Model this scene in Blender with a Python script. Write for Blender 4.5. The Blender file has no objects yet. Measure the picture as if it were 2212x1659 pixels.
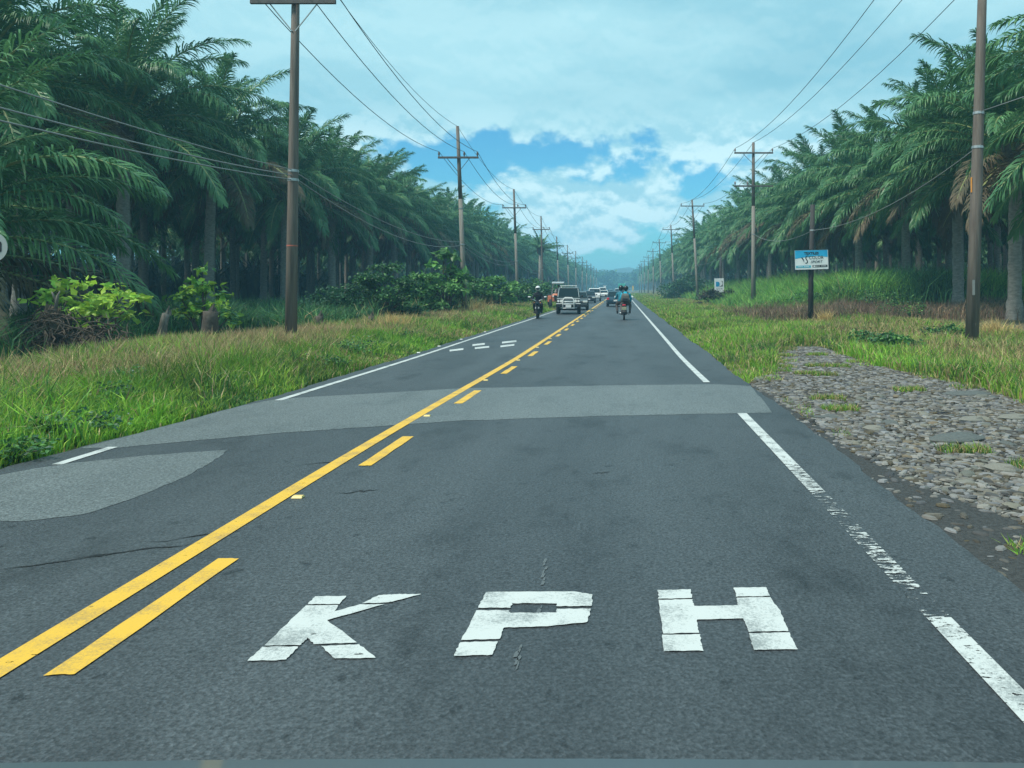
import bpy, math, random
import numpy as np
from mathutils import Vector, Matrix
R = math.radians
random.seed(11); rng = np.random.default_rng(11)
sc = bpy.context.scene
COL = sc.collection

# ------------------------------------------------------------------ camera
CAMH, F, VX, VY = 1.65, 1660.0, 1344.0, 624.0      # pixel numbers below are for a picture 2212 wide
cd = bpy.data.cameras.new('camera'); cam = bpy.data.objects.new('camera', cd); COL.objects.link(cam)
cam.location = (0, 0, CAMH); cam.rotation_euler = (R(90), 0, 0)
cd.sensor_width = 36; cd.lens = 36 * F / 2212
cd.shift_x = -(VX - 1106) / 2212; cd.shift_y = -(829.5 - VY) / 2212
cd.clip_start = 0.05; cd.clip_end = 6000
sc.camera = cam

# ------------------------------------------------------------------ sky, sun, exposure
SUN_EL, SUN_AZ = 56.0, 236.0       # degrees; azimuth clockwise from +Y (road direction)
w = bpy.data.worlds.new('World'); sc.world = w; w.use_nodes = True
nt = w.node_tree; nt.nodes.clear()
def wn(t, **k):
    n = nt.nodes.new(t)
    for a, b in k.items(): setattr(n, a, b)
    return n
def wl(a, b): nt.links.new(a, b)
def wmath(op, a, b=None, clamp=False):
    n = wn('ShaderNodeMath', operation=op, use_clamp=clamp)
    for i, v in enumerate((a, b)):
        if v is None: continue
        if isinstance(v, (int, float)): n.inputs[i].default_value = v
        else: wl(v, n.inputs[i])
    return n.outputs[0]
def wramp(fac, lo, hi):
    n = wn('ShaderNodeMapRange', interpolation_type='SMOOTHSTEP')
    wl(fac, n.inputs[0]); n.inputs[1].default_value = lo; n.inputs[2].default_value = hi
    return n.outputs[0]
def wmix(fac, a, b):
    n = wn('ShaderNodeMix', data_type='RGBA')
    if isinstance(fac, (int, float)): n.inputs[0].default_value = fac
    else: wl(fac, n.inputs[0])
    for i, v in ((6, a), (7, b)):
        if isinstance(v, tuple): n.inputs[i].default_value = v + (1,)
        else: wl(v, n.inputs[i])
    return n.outputs[2]
sky = wn('ShaderNodeTexSky', sky_type='NISHITA')
sky.sun_disc = False; sky.sun_elevation = R(SUN_EL); sky.sun_rotation = R(SUN_AZ)
sky.air_density = 1.2; sky.dust_density = 0.6; sky.ozone_density = 2.0
tc = wn('ShaderNodeTexCoord'); sep = wn('ShaderNodeSeparateXYZ'); wl(tc.outputs['Generated'], sep.inputs[0])
el = sep.outputs[2]
def wnoise(loc, scl, s, det, rough, dist=0.0):
    m = wn('ShaderNodeMapping'); wl(tc.outputs['Generated'], m.inputs[0])
    m.inputs['Location'].default_value = loc; m.inputs['Scale'].default_value = scl
    n = wn('ShaderNodeTexNoise'); wl(m.outputs[0], n.inputs[0])
    n.inputs['Scale'].default_value = s; n.inputs['Detail'].default_value = det
    n.inputs['Roughness'].default_value = rough; n.inputs['Distortion'].default_value = dist
    return n.outputs[0]
skyblue = wn('ShaderNodeVectorMath', operation='MULTIPLY'); wl(sky.outputs[0], skyblue.inputs[0])
skyblue.inputs[1].default_value = (0.030, 0.080, 0.100)
CX, CY = 7.3, 0.3
big = wnoise((CX, CY, 0.12), (1, 1, 1.5), 8.5, 9, 0.56, 0.12)         # cumulus outlines
lit = wnoise((CX, CY, 0.107), (1, 1, 1.5), 8.5, 9, 0.56, 0.12)        # the same field a little higher: tops and undersides
soft = wnoise((0.3, 5.2, 1.4), (1, 1, 3.2), 3.0, 5, 0.5)              # veil of high cloud
gap = wramp(el, 0.16, 0.235)                                           # gaps close with height
bank = wmath('MULTIPLY', wramp(el, 0.035, 0.075), wmath('SUBTRACT', 1.0, wramp(el, 0.10, 0.155)))
dens = wmath('ADD', wmath('ADD', big, wmath('MULTIPLY', gap, 0.30)), wmath('MULTIPLY', bank, 0.10))
cum = wramp(dens, 0.475, 0.575)
veilc = wmix(wramp(soft, 0.32, 0.68), (0.19, 0.42, 0.51), (0.33, 0.57, 0.63))
cumc = wmix(wramp(wmath('SUBTRACT', big, lit), -0.05, 0.05), (0.27, 0.51, 0.60), (0.50, 0.70, 0.74))
cloudc = wmix(wmath('MULTIPLY', gap, 0.85), cumc, veilc)
final = wmix(cum, skyblue.outputs[0], cloudc)
bg = wn('ShaderNodeBackground'); wl(final, bg.inputs[0]); bg.inputs[1].default_value = 0.70
wo = wn('ShaderNodeOutputWorld'); wl(bg.outputs[0], wo.inputs[0])
sd = bpy.data.lights.new('sun', 'SUN'); sun = bpy.data.objects.new('sun', sd); COL.objects.link(sun)
sd.energy = 2.1; sd.angle = R(10); sd.color = (1.0, 0.95, 0.86)
az, e = R(SUN_AZ), R(SUN_EL)
sun.rotation_euler = Vector((math.sin(az) * math.cos(e), math.cos(az) * math.cos(e), math.sin(e))).to_track_quat('Z', 'Y').to_euler()
sc.view_settings.view_transform = 'Standard'; sc.view_settings.look = 'None'
sc.view_settings.exposure = 1.08; sc.view_settings.gamma = 1.0
sc.cycles.max_bounces = 6; sc.cycles.diffuse_bounces = 3; sc.cycles.volume_bounces = 1
sc.cycles.transparent_max_bounces = 8; sc.cycles.use_denoising = True

# ------------------------------------------------------------------ helpers
def tag(o, label=None, cat=None, group=None, kind=None):
    if label: o['label'] = label
    if cat: o['category'] = cat
    if group: o['group'] = group
    if kind: o['kind'] = kind
    return o
def thing(name, label, cat, loc=(0, 0, 0), rz=0.0, group=None):
    o = bpy.data.objects.new(name, None); o.empty_display_size = 0.2
    COL.objects.link(o); o.location = loc; o.rotation_euler = (0, 0, rz)
    return tag(o, label, cat, group)
def at(px, py, Y): return Vector(((px - VX) / F * Y, Y, CAMH + (VY - py) / F * Y))
def ground_at(px, py): return at(px, py, CAMH * F / (py - VY))
def np_mesh(name, v, faces, mats, col=None, smooth=False):
    """faces: list of (array[n,k]) blocks of equal-sized polygons"""
    me = bpy.data.meshes.new(name)
    v = np.asarray(v, np.float32); me.vertices.add(len(v)); me.vertices.foreach_set('co', v.ravel())
    li = np.concatenate([np.asarray(f, np.int32).ravel() for f in faces])
    sizes = np.concatenate([np.full(len(f), np.asarray(f).shape[1], np.int32) for f in faces])
    me.loops.add(len(li)); me.loops.foreach_set('vertex_index', li)
    st = np.zeros(len(sizes), np.int32); st[1:] = np.cumsum(sizes)[:-1]
    me.polygons.add(len(sizes)); me.polygons.foreach_set('loop_start', st)
    me.polygons.foreach_set('use_smooth', np.full(len(sizes), smooth))
    for m in (mats if isinstance(mats, (list, tuple)) else [mats]): me.materials.append(m)
    if col is not None:
        a = me.color_attributes.new('tint', 'FLOAT_COLOR', 'POINT')
        c = np.ones((len(v), 4), np.float32); c[:, :3] = col; a.data.foreach_set('color', c.ravel())
    me.update(); me.validate()
    return me
def obj(name, me, parent=None):
    o = bpy.data.objects.new(name, me); COL.objects.link(o)
    if parent is not None: o.parent = parent
    return o
class MB:
    def __init__(s): s.v = []; s.f = []
    def add(s, v, f):
        b = len(s.v); s.v += [tuple(x) for x in v]; s.f += [tuple(i + b for i in q) for q in f]; return s
    def box(s, c, d, rz=0.0, rx=0.0, ry=0.0):
        m = Matrix.Translation(c) @ Matrix.Rotation(rz, 4, 'Z') @ Matrix.Rotation(ry, 4, 'Y') @ Matrix.Rotation(rx, 4, 'X')
        v = [m @ Vector((x * d[0] / 2, y * d[1] / 2, z * d[2] / 2)) for x in (-1, 1) for y in (-1, 1) for z in (-1, 1)]
        return s.add(v, [(0, 1, 3, 2), (4, 6, 7, 5), (0, 4, 5, 1), (2, 3, 7, 6), (0, 2, 6, 4), (1, 5, 7, 3)])
    def tube(s, pts, r, n=8, cap=True):
        pts = [Vector(p) for p in pts]; k = len(pts)
        rr = r if isinstance(r, (list, tuple)) else [r] * k
        vs, fs = [], []; u = None
        for i, p in enumerate(pts):
            t = (pts[min(i + 1, k - 1)] - pts[max(i - 1, 0)]).normalized()
            if u is None:
                u = t.cross(Vector((0, 0, 1)) if abs(t.z) < .9 else Vector((1, 0, 0))).normalized()
            else: u = (u - t * u.dot(t)).normalized()
            b = t.cross(u)
            for j in range(n):
                a = 2 * math.pi * j / n; vs.append(p + (u * math.cos(a) + b * math.sin(a)) * rr[i])
        for i in range(k - 1):
            for j in range(n):
                fs.append((i * n + j, i * n + (j + 1) % n, (i + 1) * n + (j + 1) % n, (i + 1) * n + j))
        if cap: fs.append(tuple(range(n - 1, -1, -1))); fs.append(tuple((k - 1) * n + j for j in range(n)))
        return s.add(vs, fs)
    def ball(s, c, r, nu=12, nv=8, noise=0.0, seed=0):
        rd = random.Random(seed); vs = [(c[0], c[1], c[2] + r[2])]
        for i in range(1, nv):
            t = math.pi * i / nv
            for j in range(nu):
                a = 2 * math.pi * j / nu; q = 1 + noise * (rd.random() - .5)
                vs.append((c[0] + r[0] * math.sin(t) * math.cos(a) * q, c[1] + r[1] * math.sin(t) * math.sin(a) * q, c[2] + r[2] * math.cos(t) * q))
        vs.append((c[0], c[1], c[2] - r[2])); L = len(vs) - 1; fs = []
        for j in range(nu):
            fs.append((0, 1 + j, 1 + (j + 1) % nu)); fs.append((L, L - nu + (j + 1) % nu, L - nu + j))
            for i in range(nv - 2):
                a = 1 + i * nu; fs.append((a + j, a + nu + j, a + nu + (j + 1) % nu, a + (j + 1) % nu))
        return s.add(vs, fs)
    def prism(s, prof, hw):
        """side outline [(y,z)...] extruded across x; hw(y,z) = half width there"""
        n = len(prof); vs = [(-hw(y, z), y, z) for y, z in prof] + [(hw(y, z), y, z) for y, z in prof]
        fs = [(i, (i + 1) % n, n + (i + 1) % n, n + i) for i in range(n)]
        fs += [tuple(range(n - 1, -1, -1)), tuple(range(n, 2 * n))]
        return s.add(vs, fs)
    def plate(s, pts, nrm, th):
        """flat polygon with thickness"""
        nv = Vector(nrm).normalized() * th; n = len(pts)
        vs = [Vector(p) for p in pts] + [Vector(p) + nv for p in pts]
        return s.add(vs, [tuple(range(n - 1, -1, -1)), tuple(range(n, 2 * n))] + [(i, (i + 1) % n, n + (i + 1) % n, n + i) for i in range(n)])
    def mesh(s, name, mat, smooth=False):
        me = bpy.data.meshes.new(name); me.from_pydata(s.v, [], s.f)
        for m in (mat if isinstance(mat, list) else [mat]): me.materials.append(m)
        me.update()
        if smooth: me.polygons.foreach_set('use_smooth', [True] * len(me.polygons))
        return me
    def build(s, name, mat, parent=None, smooth=False, bevel=0.0, seg=2):
        o = obj(name, s.mesh(name, mat, smooth), parent)
        if bevel:
            b = o.modifiers.new('bevel', 'BEVEL'); b.width = bevel; b.segments = seg; b.limit_method = 'ANGLE'; b.angle_limit = R(25)
            o.data.polygons.foreach_set('use_smooth', [True] * len(o.data.polygons))
            o.modifiers.new('wn', 'WEIGHTED_NORMAL')
        return o

# ------------------------------------------------------------------ materials
def material(name, col, rough=0.7, metal=0.0, spec=0.5, var=None, vscale=4.0, bump=0.0, bscale=30.0, stretch=(1, 1, 1), tint=False,
             coat=0.0, trans=0.0, vdetail=4, sub=None, space='Object'):
    m = bpy.data.materials.new(name); m.use_nodes = True; t = m.node_tree; b = t.nodes['Principled BSDF']
    b.inputs['Base Color'].default_value = tuple(col) + (1,); b.inputs['Roughness'].default_value = rough
    b.inputs['Metallic'].default_value = metal; b.inputs['Specular IOR Level'].default_value = spec
    b.inputs['Coat Weight'].default_value = coat
    out = None
    co = t.nodes.new('ShaderNodeTexCoord'); mp = t.nodes.new('ShaderNodeMapping')
    if space == 'World':
        g = t.nodes.new('ShaderNodeNewGeometry'); t.links.new(g.outputs['Position'], mp.inputs[0])
    else: t.links.new(co.outputs['Object'], mp.inputs[0])
    mp.inputs['Scale'].default_value = stretch
    if var:
        n = t.nodes.new('ShaderNodeTexNoise'); t.links.new(mp.outputs[0], n.inputs[0])
        n.inputs['Scale'].default_value = vscale; n.inputs['Detail'].default_value = vdetail; n.inputs['Roughness'].default_value = 0.6
        r = t.nodes.new('ShaderNodeMapRange'); t.links.new(n.outputs[0], r.inputs[0]); r.inputs[1].default_value = .33; r.inputs[2].default_value = .67
        mx = t.nodes.new('ShaderNodeMix'); mx.data_type = 'RGBA'; t.links.new(r.outputs[0], mx.inputs[0])
        mx.inputs[6].default_value = tuple(col) + (1,); mx.inputs[7].default_value = tuple(var) + (1,); out = mx.outputs[2]
    if tint:
        a = t.nodes.new('ShaderNodeAttribute'); a.attribute_name = 'tint'
        if out is None: out = a.outputs[0]
        else:
            mm = t.nodes.new('ShaderNodeMix'); mm.data_type = 'RGBA'; mm.blend_type = 'MULTIPLY'; mm.inputs[0].default_value = 1
            t.links.new(out, mm.inputs[6]); t.links.new(a.outputs[0], mm.inputs[7]); out = mm.outputs[2]
    if out is not None: t.links.new(out, b.inputs['Base Color'])
    if trans:
        tr = t.nodes.new('ShaderNodeBsdfTranslucent'); ms = t.nodes.new('ShaderNodeMixShader'); ms.inputs[0].default_value = trans
        if out is not None: t.links.new(out, tr.inputs[0])
        else: tr.inputs[0].default_value = tuple(col) + (1,)
        t.links.new(b.outputs[0], ms.inputs[1]); t.links.new(tr.outputs[0], ms.inputs[2])
        t.links.new(ms.outputs[0], t.nodes['Material Output'].inputs[0])
    if bump:
        n2 = t.nodes.new('ShaderNodeTexNoise'); t.links.new(mp.outputs[0], n2.inputs[0]); n2.inputs['Scale'].default_value = bscale; n2.inputs['Detail'].default_value = 5
        bp = t.nodes.new('ShaderNodeBump'); bp.inputs['Strength'].default_value = bump; bp.inputs['Distance'].default_value = 0.02
        t.links.new(n2.outputs[0], bp.inputs['Height']); t.links.new(bp.outputs[0], b.inputs['Normal'])
    return m
def asphalt(name, base, light, dark):
    m = bpy.data.materials.new(name); m.use_nodes = True; t = m.node_tree; b = t.nodes['Principled BSDF']
    g = t.nodes.new('ShaderNodeNewGeometry')
    def noise(scale, st, det=4, rough=.6):
        mp = t.nodes.new('ShaderNodeMapping'); t.links.new(g.outputs['Position'], mp.inputs[0]); mp.inputs['Scale'].default_value = st
        n = t.nodes.new('ShaderNodeTexNoise'); t.links.new(mp.outputs[0], n.inputs[0]); n.inputs['Scale'].default_value = scale
        n.inputs['Detail'].default_value = det; n.inputs['Roughness'].default_value = rough; return n.outputs[0]
    def rng_(x, a, c, lo=0.0, hi=1.0):
        r = t.nodes.new('ShaderNodeMapRange'); t.links.new(x, r.inputs[0]); r.inputs[1].default_value = a; r.inputs[2].default_value = c
        r.inputs[3].default_value = lo; r.inputs[4].default_value = hi; return r.outputs[0]
    def mix(f, a, c, mode='MIX'):
        n = t.nodes.new('ShaderNodeMix'); n.data_type = 'RGBA'; n.blend_type = mode
        if isinstance(f, float): n.inputs[0].default_value = f
        else: t.links.new(f, n.inputs[0])
        for i, v in ((6, a), (7, c)):
            if isinstance(v, tuple): n.inputs[i].default_value = v + (1,)
            else: t.links.new(v, n.inputs[i])
        return n.outputs[2]
    c = mix(rng_(noise(0.5, (1, .25, 1), 5), .35, .68), base, light)             # long worn stretches
    c = mix(rng_(noise(1.3, (1, .55, 1), 7, .7), .52, .70), c, dark)             # tar blotches
    sx = t.nodes.new('ShaderNodeSeparateXYZ'); t.links.new(g.outputs['Position'], sx.inputs[0])
    sn = t.nodes.new('ShaderNodeMath'); sn.operation = 'SINE'; ml = t.nodes.new('ShaderNodeMath'); ml.operation = 'MULTIPLY_ADD'; t.links.new(sx.outputs[0], ml.inputs[0]); ml.inputs[1].default_value = 3.7; ml.inputs[2].default_value = .6; t.links.new(ml.outputs[0], sn.inputs[0])
    tw = t.nodes.new('ShaderNodeMath'); tw.operation = 'MULTIPLY'; t.links.new(rng_(sn.outputs[0], .2, 1.0, 0, .55), tw.inputs[0]); t.links.new(rng_(noise(.7, (1, .15, 1), 4), .35, .65), tw.inputs[1])
    c = mix(tw.outputs[0], c, light)                                              # polished wheel tracks
    c = mix(rng_(noise(5.5, (1, .8, 1), 6, .7), .60, .68), c, dark)               # small oil and tar spots
    v = t.nodes.new('ShaderNodeTexVoronoi'); t.links.new(g.outputs['Position'], v.inputs[0]); v.inputs['Scale'].default_value = 62
    gr = rng_(noise(48, (1, 1, 1), 3, .7), .38, .62, .62, 1.42)
    cc = t.nodes.new('ShaderNodeVectorMath'); cc.operation = 'SCALE'; t.links.new(c, cc.inputs[0]); t.links.new(gr, cc.inputs['Scale'])
    s2 = rng_(v.outputs['Color'], .0, 1., .70, 1.35)
    c2 = t.nodes.new('ShaderNodeVectorMath'); c2.operation = 'SCALE'; t.links.new(cc.outputs[0], c2.inputs[0]); t.links.new(s2, c2.inputs['Scale'])
    t.links.new(c2.outputs[0], b.inputs['Base Color'])
    b.inputs['Roughness'].default_value = .58; b.inputs['Specular IOR Level'].default_value = .55
    bp = t.nodes.new('ShaderNodeBump'); bp.inputs['Strength'].default_value = .55; bp.inputs['Distance'].default_value = .006
    t.links.new(v.outputs['Distance'], bp.inputs['Height']); t.links.new(bp.outputs[0], b.inputs['Normal'])
    return m
def worn_paint(name, col, under):
    """paint worn through to the asphalt; the 'wear' attribute says how far"""
    m = material(name, col, .6); t = m.node_tree; b = t.nodes['Principled BSDF']; g = t.nodes.new('ShaderNodeNewGeometry')
    def noise(scale, st, det, rough):
        mp = t.nodes.new('ShaderNodeMapping'); t.links.new(g.outputs['Position'], mp.inputs[0]); mp.inputs['Scale'].default_value = st
        n = t.nodes.new('ShaderNodeTexNoise'); t.links.new(mp.outputs[0], n.inputs[0]); n.inputs['Scale'].default_value = scale; n.inputs['Detail'].default_value = det; n.inputs['Roughness'].default_value = rough; return n.outputs[0]
    def mth(op, x, y):
        n = t.nodes.new('ShaderNodeMath'); n.operation = op
        for i_, v in enumerate((x, y)):
            if isinstance(v, (int, float)): n.inputs[i_].default_value = v
            else: t.links.new(v, n.inputs[i_])
        return n.outputs[0]
    def mr(x, lo, hi):
        r = t.nodes.new('ShaderNodeMapRange'); t.links.new(x, r.inputs[0]); r.inputs[1].default_value = lo; r.inputs[2].default_value = hi; return r.outputs[0]
    fine = noise(75, (1, 1, 1), 4, .75); broad = noise(4, (1, 1, 1), 4, .5); chip = noise(9, (1, 3.2, 1), 5, .62)
    mx = t.nodes.new('ShaderNodeMix'); mx.data_type = 'RGBA'; t.links.new(mr(mth('ADD', fine, broad), .98, 1.22), mx.inputs[0])
    mx.inputs[6].default_value = tuple(col) + (1,); mx.inputs[7].default_value = tuple(under) + (1,); t.links.new(mx.outputs[2], b.inputs['Base Color'])
    at_ = t.nodes.new('ShaderNodeAttribute'); at_.attribute_name = 'wear'
    gone = mr(mth('ADD', mth('ADD', mth('MULTIPLY', chip, .75), mth('MULTIPLY', fine, .25)), at_.outputs['Fac']), .68, .72)
    tr = t.nodes.new('ShaderNodeBsdfTransparent'); ms = t.nodes.new('ShaderNodeMixShader'); t.links.new(gone, ms.inputs[0])
    t.links.new(b.outputs[0], ms.inputs[1]); t.links.new(tr.outputs[0], ms.inputs[2]); t.links.new(ms.outputs[0], t.nodes['Material Output'].inputs[0])
    return m
def set_wear(o, f):
    a_ = o.data.attributes.new('wear', 'FLOAT', 'POINT'); a_.data.foreach_set('value', [float(f(v.co)) for v in o.data.vertices]); return o
M = {}
M['asphalt'] = asphalt('asphalt', (.031, .037, .042), (.055, .064, .070), (.015, .018, .021))
M['patch'] = asphalt('pale_asphalt', (.098, .112, .114), (.124, .140, .140), (.076, .088, .090))
M['white_paint'] = worn_paint('white_paint', (.53, .55, .53), (.25, .27, .265))
M['yellow_paint'] = worn_paint('yellow_paint', (.72, .42, .04), (.45, .28, .07))
M['stud'] = material('stud', (.75, .55, .20), .5)
M['stud_white'] = material('stud_white', (.75, .75, .70), .5)
M['soil'] = material('soil', (.070, .085, .030), .95, var=(.16, .13, .07), vscale=.35, bump=.6, bscale=6, vdetail=8, space='World')
M['gravel'] = material('gravel', (.040, .043, .038), .95, var=(.12, .12, .105), vscale=22, bump=1.0, bscale=40, vdetail=6, space='World')
M['tar_edge'] = material('tar_edge', (.022, .024, .024), .9, var=(.060, .062, .060), vscale=30, bump=1.0, bscale=60, space='World')
for i, (a, b_) in enumerate([((.10, .105, .09), (.155, .155, .13)), ((.155, .145, .115), (.22, .205, .16)), ((.07, .08, .078), (.12, .13, .12)), ((.22, .21, .175), (.155, .15, .13)), ((.20, .155, .095), (.145, .12, .085))]):
    M['stone%d' % i] = material('stone', a, .85, var=b_, vscale=9, bump=.4, bscale=30)
M['pebbles'] = material('pebbles', (1, 1, 1), .9, tint=True, bump=.3, bscale=40)
M['blade'] = material('grass_blade', (1, 1, 1), .6, tint=True, trans=.35, spec=.3)
M['leaf'] = material('leaf', (1, 1, 1), .45, tint=True, trans=.3, spec=.4)
M['frond'] = material('palm_frond', (.056, .165, .066), .42, var=(.120, .270, .100), vscale=.9, trans=.24, spec=.3)
M['frond_young'] = material('palm_frond_young', (.085, .17, .035), .42, var=(.15, .24, .05), vscale=.9, trans=.3, spec=.5)
M['frond_dry'] = material('palm_frond_dry', (.150, .105, .055), .7, var=(.085, .085, .045), vscale=1.2, trans=.2)
M['rachis'] = material('palm_rachis', (.24, .28, .10), .5)
M['trunk'] = material('palm_trunk', (.17, .165, .145), .95, var=(.30, .285, .25), vscale=5, bump=1.0, bscale=9, stretch=(1, 1, 2.2))
M['boots'] = material('palm_leaf_bases', (.060, .048, .032), .95, var=(.12, .10, .06), vscale=7, bump=1, bscale=12)
M['bark'] = material('bark', (.055, .045, .035), .95, var=(.12, .10, .08), vscale=6, bump=1, bscale=14)
M['deadwood'] = material('deadwood', (.28, .25, .21), .9, var=(.08, .07, .06), vscale=5, bump=.8, bscale=12, stretch=(3, 3, .6))
M['vine'] = material('dry_vine', (.050, .040, .030), .95, var=(.115, .085, .060), vscale=8)
M['wood_dark'] = material('pole_wood', (.105, .082, .068), .9, var=(.19, .16, .135), vscale=3, bump=.5, bscale=18, stretch=(4, 4, .25))
M['wood_pale'] = material('pole_wood_weathered', (.25, .235, .205), .9, var=(.16, .145, .125), vscale=3, bump=.5, bscale=18, stretch=(4, 4, .25))
M['wood_black'] = material('creosote_wood', (.020, .020, .022), .85, var=(.05, .048, .045), vscale=4, bump=.4, bscale=18, stretch=(4, 4, .25))
M['arm'] = material('crossarm', (.070, .065, .065), .8, var=(.12, .11, .10), vscale=5)
M['steel'] = material('galvanised_steel', (.42, .43, .43), .45, metal=.7)
M['porcelain'] = material('porcelain', (.10, .075, .065), .3)
M['cable'] = material('cable', (.030, .032, .036), .6)
M['cable_pale'] = material('cable_pale', (.20, .21, .21), .6)
M['black'] = material('black_plastic', (.012, .013, .015), .5)
M['rubber'] = material('rubber', (.018, .018, .019), .85)
M['rim'] = material('rim', (.35, .36, .37), .4, metal=.8)
M['chrome'] = material('chrome', (.62, .63, .63), .3, metal=1.0)
M['glass'] = material('window_glass', (.012, .024, .028), .10, spec=.22)
M['lamp'] = material('lamp_glass', (.80, .80, .76), .15, coat=.5)
M['red_lamp'] = material('red_lamp', (.60, .03, .05), .25, coat=.5)
M['amber'] = material('amber_lamp', (.80, .30, .03), .3)
M['plate'] = material('licence_plate', (.75, .76, .75), .5)
M['plate_yellow'] = material('licence_plate_yellow', (.72, .66, .42), .5)
M['ink'] = material('ink', (.015, .018, .025), .6)
M['ink_grey'] = material('ink_grey', (.35, .40, .42), .6)
M['bark_grey'] = M['deadwood']
def paint(name, c): return material(name, c, .35, coat=.25, spec=.4, metal=.0)

# ------------------------------------------------------------------ setting: ground, road
def hsh(x, y): return np.sin(x * .9 + 1.3 * np.sin(y * .31)) * .5 + np.sin(y * .53 + x * .37 + 2.0) * .5
def sstep(a, b, x):
    t = np.clip((x - a) / (b - a), 0, 1); return t * t * (3 - 2 * t)
def gh(x, y):
    x = np.asarray(x, float); y = np.asarray(y, float)
    z = np.full(np.broadcast(x, y).shape, -0.10)
    left = sstep(5.4, 8.0, -x); right = sstep(6.5, 13.0, x)
    z = z + left * (0.02 + .06 * hsh(x, y)) - .12 * sstep(9, 13, -x) + sstep(5.2, 6.0, -x) * .06
    z = z + right * (.28 * sstep(20, 40, y) + .6 * sstep(42, 52, y) * sstep(9, 14, x) + .07 * hsh(x, y)) + sstep(2.3, 2.9, x) * .05
    return z
def lines(lo, hi, fine_lo, fine_hi, step, grow=1.22):
    a = list(np.arange(fine_lo, fine_hi, step)); s = step; p = fine_lo
    while p > lo: s *= grow; p -= s; a.insert(0, max(p, lo))
    s = step; p = a[-1]
    while p < hi: s *= grow; p += s; a.append(min(p, hi))
    return np.unique(np.array(a))
gx = lines(-1150, 1150, -30, 30, .5); gy = lines(-60, 1180, -4, 90, .5)
X, Y = np.meshgrid(gx, gy); Z = gh(X, Y)
nxg = len(gx); idx = np.arange(len(gx) * len(gy)).reshape(len(gy), nxg)
q = np.stack([idx[:-1, :-1], idx[:-1, 1:], idx[1:, 1:], idx[1:, :-1]], -1).reshape(-1, 4)
ground = obj('ground', np_mesh('ground', np.stack([X, Y, Z], -1).reshape(-1, 3), [q], M['soil'], smooth=True))
tag(ground, kind='structure')
# road slab with ragged edges
ys = np.concatenate([np.arange(-4, 40, .18), np.arange(40, 160, 1.0), np.arange(160, 1000, 20.0)])
def ragged(y, s, amp): return amp * (np.sin(y * 2.1 + s) * .5 + np.sin(y * .61 + 2 * s) + .45 * np.sin(y * 6.3 + s * 3) + .35 * np.sin(y * 13.7 + s)) / 2
def left_edge(y): return -5.46 + .16 * sstep(8, 14, y) + ragged(np.asarray(y, float), 1.0, .07) - .25 * sstep(12, 6, y)
def right_edge(y): return 2.20 + ragged(np.asarray(y, float), 4.0, .06)
le, re_ = left_edge(ys), right_edge(ys); n = len(ys)
rv = np.concatenate([np.stack([le - .05, ys, 0 * ys - .12], -1), np.stack([le, ys, 0 * ys], -1), np.stack([re_, ys, 0 * ys], -1), np.stack([re_ + .06, ys, 0 * ys - .12], -1)])
i = np.arange(n - 1)
rq = np.concatenate([np.stack([i + a * n, i + (a + 1) * n, i + 1 + (a + 1) * n, i + 1 + a * n], -1) for a in range(3)])
road = obj('road', np_mesh('road', rv, [rq], M['asphalt'])); tag(road, kind='structure')
def flat_poly(name, polys, mat, z, parent=road):
    mb = MB()
    for p in polys: mb.add([(x, y, z) for x, y in p], [tuple(range(len(p)))])
    me = mb.mesh(name, mat)
    for f in me.polygons:
        if f.normal.z < 0: f.flip()
    return obj(name, me, parent)
def gp(px, py): v = ground_at(px, py); return (v.x, v.y)
# paler repair patches
def ragpoly(pts, sub=10, amp=.02):
    out = []
    for k in range(len(pts)):
        a, b = Vector(pts[k]), Vector(pts[(k + 1) % len(pts)]); nrm = Vector((-(b - a).y, (b - a).x)).normalized()
        for j in range(sub):
            t = j / sub; out.append(tuple(a.lerp(b, t) + nrm * amp * random.uniform(-1, 1)))
    return out
band = [gp(600, 862), gp(1000, 839), gp(1300, 833), gp(1545, 830), gp(1622, 834), gp(1668, 892), gp(1590, 893), gp(1300, 899), gp(1000, 909), gp(600, 936), gp(250, 968), gp(90, 996)]
ly = [11.6, 10.8, 9.8, 8.8, 8.0]; band = [tuple(map(float, p)) for p in band[:-1]] + [(float(left_edge(y)) + .03, y) for y in (7.95, 8.6, 9.3, 10, 10.8)]
flat_poly('asphalt_patch', [ragpoly(band, 8, .015)], M['patch'], .003)
p2 = [(-5.62, 6.65), gp(140, 1002), gp(320, 984), gp(495, 972), gp(455, 1000), gp(400, 1030), gp(300, 1072), gp(190, 1110), gp(60, 1126), (-5.2, 5.45), (-5.62, 5.3)]
flat_poly('asphalt_patch', [ragpoly(p2, 8, .012)], M['patch'], .003)
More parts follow.
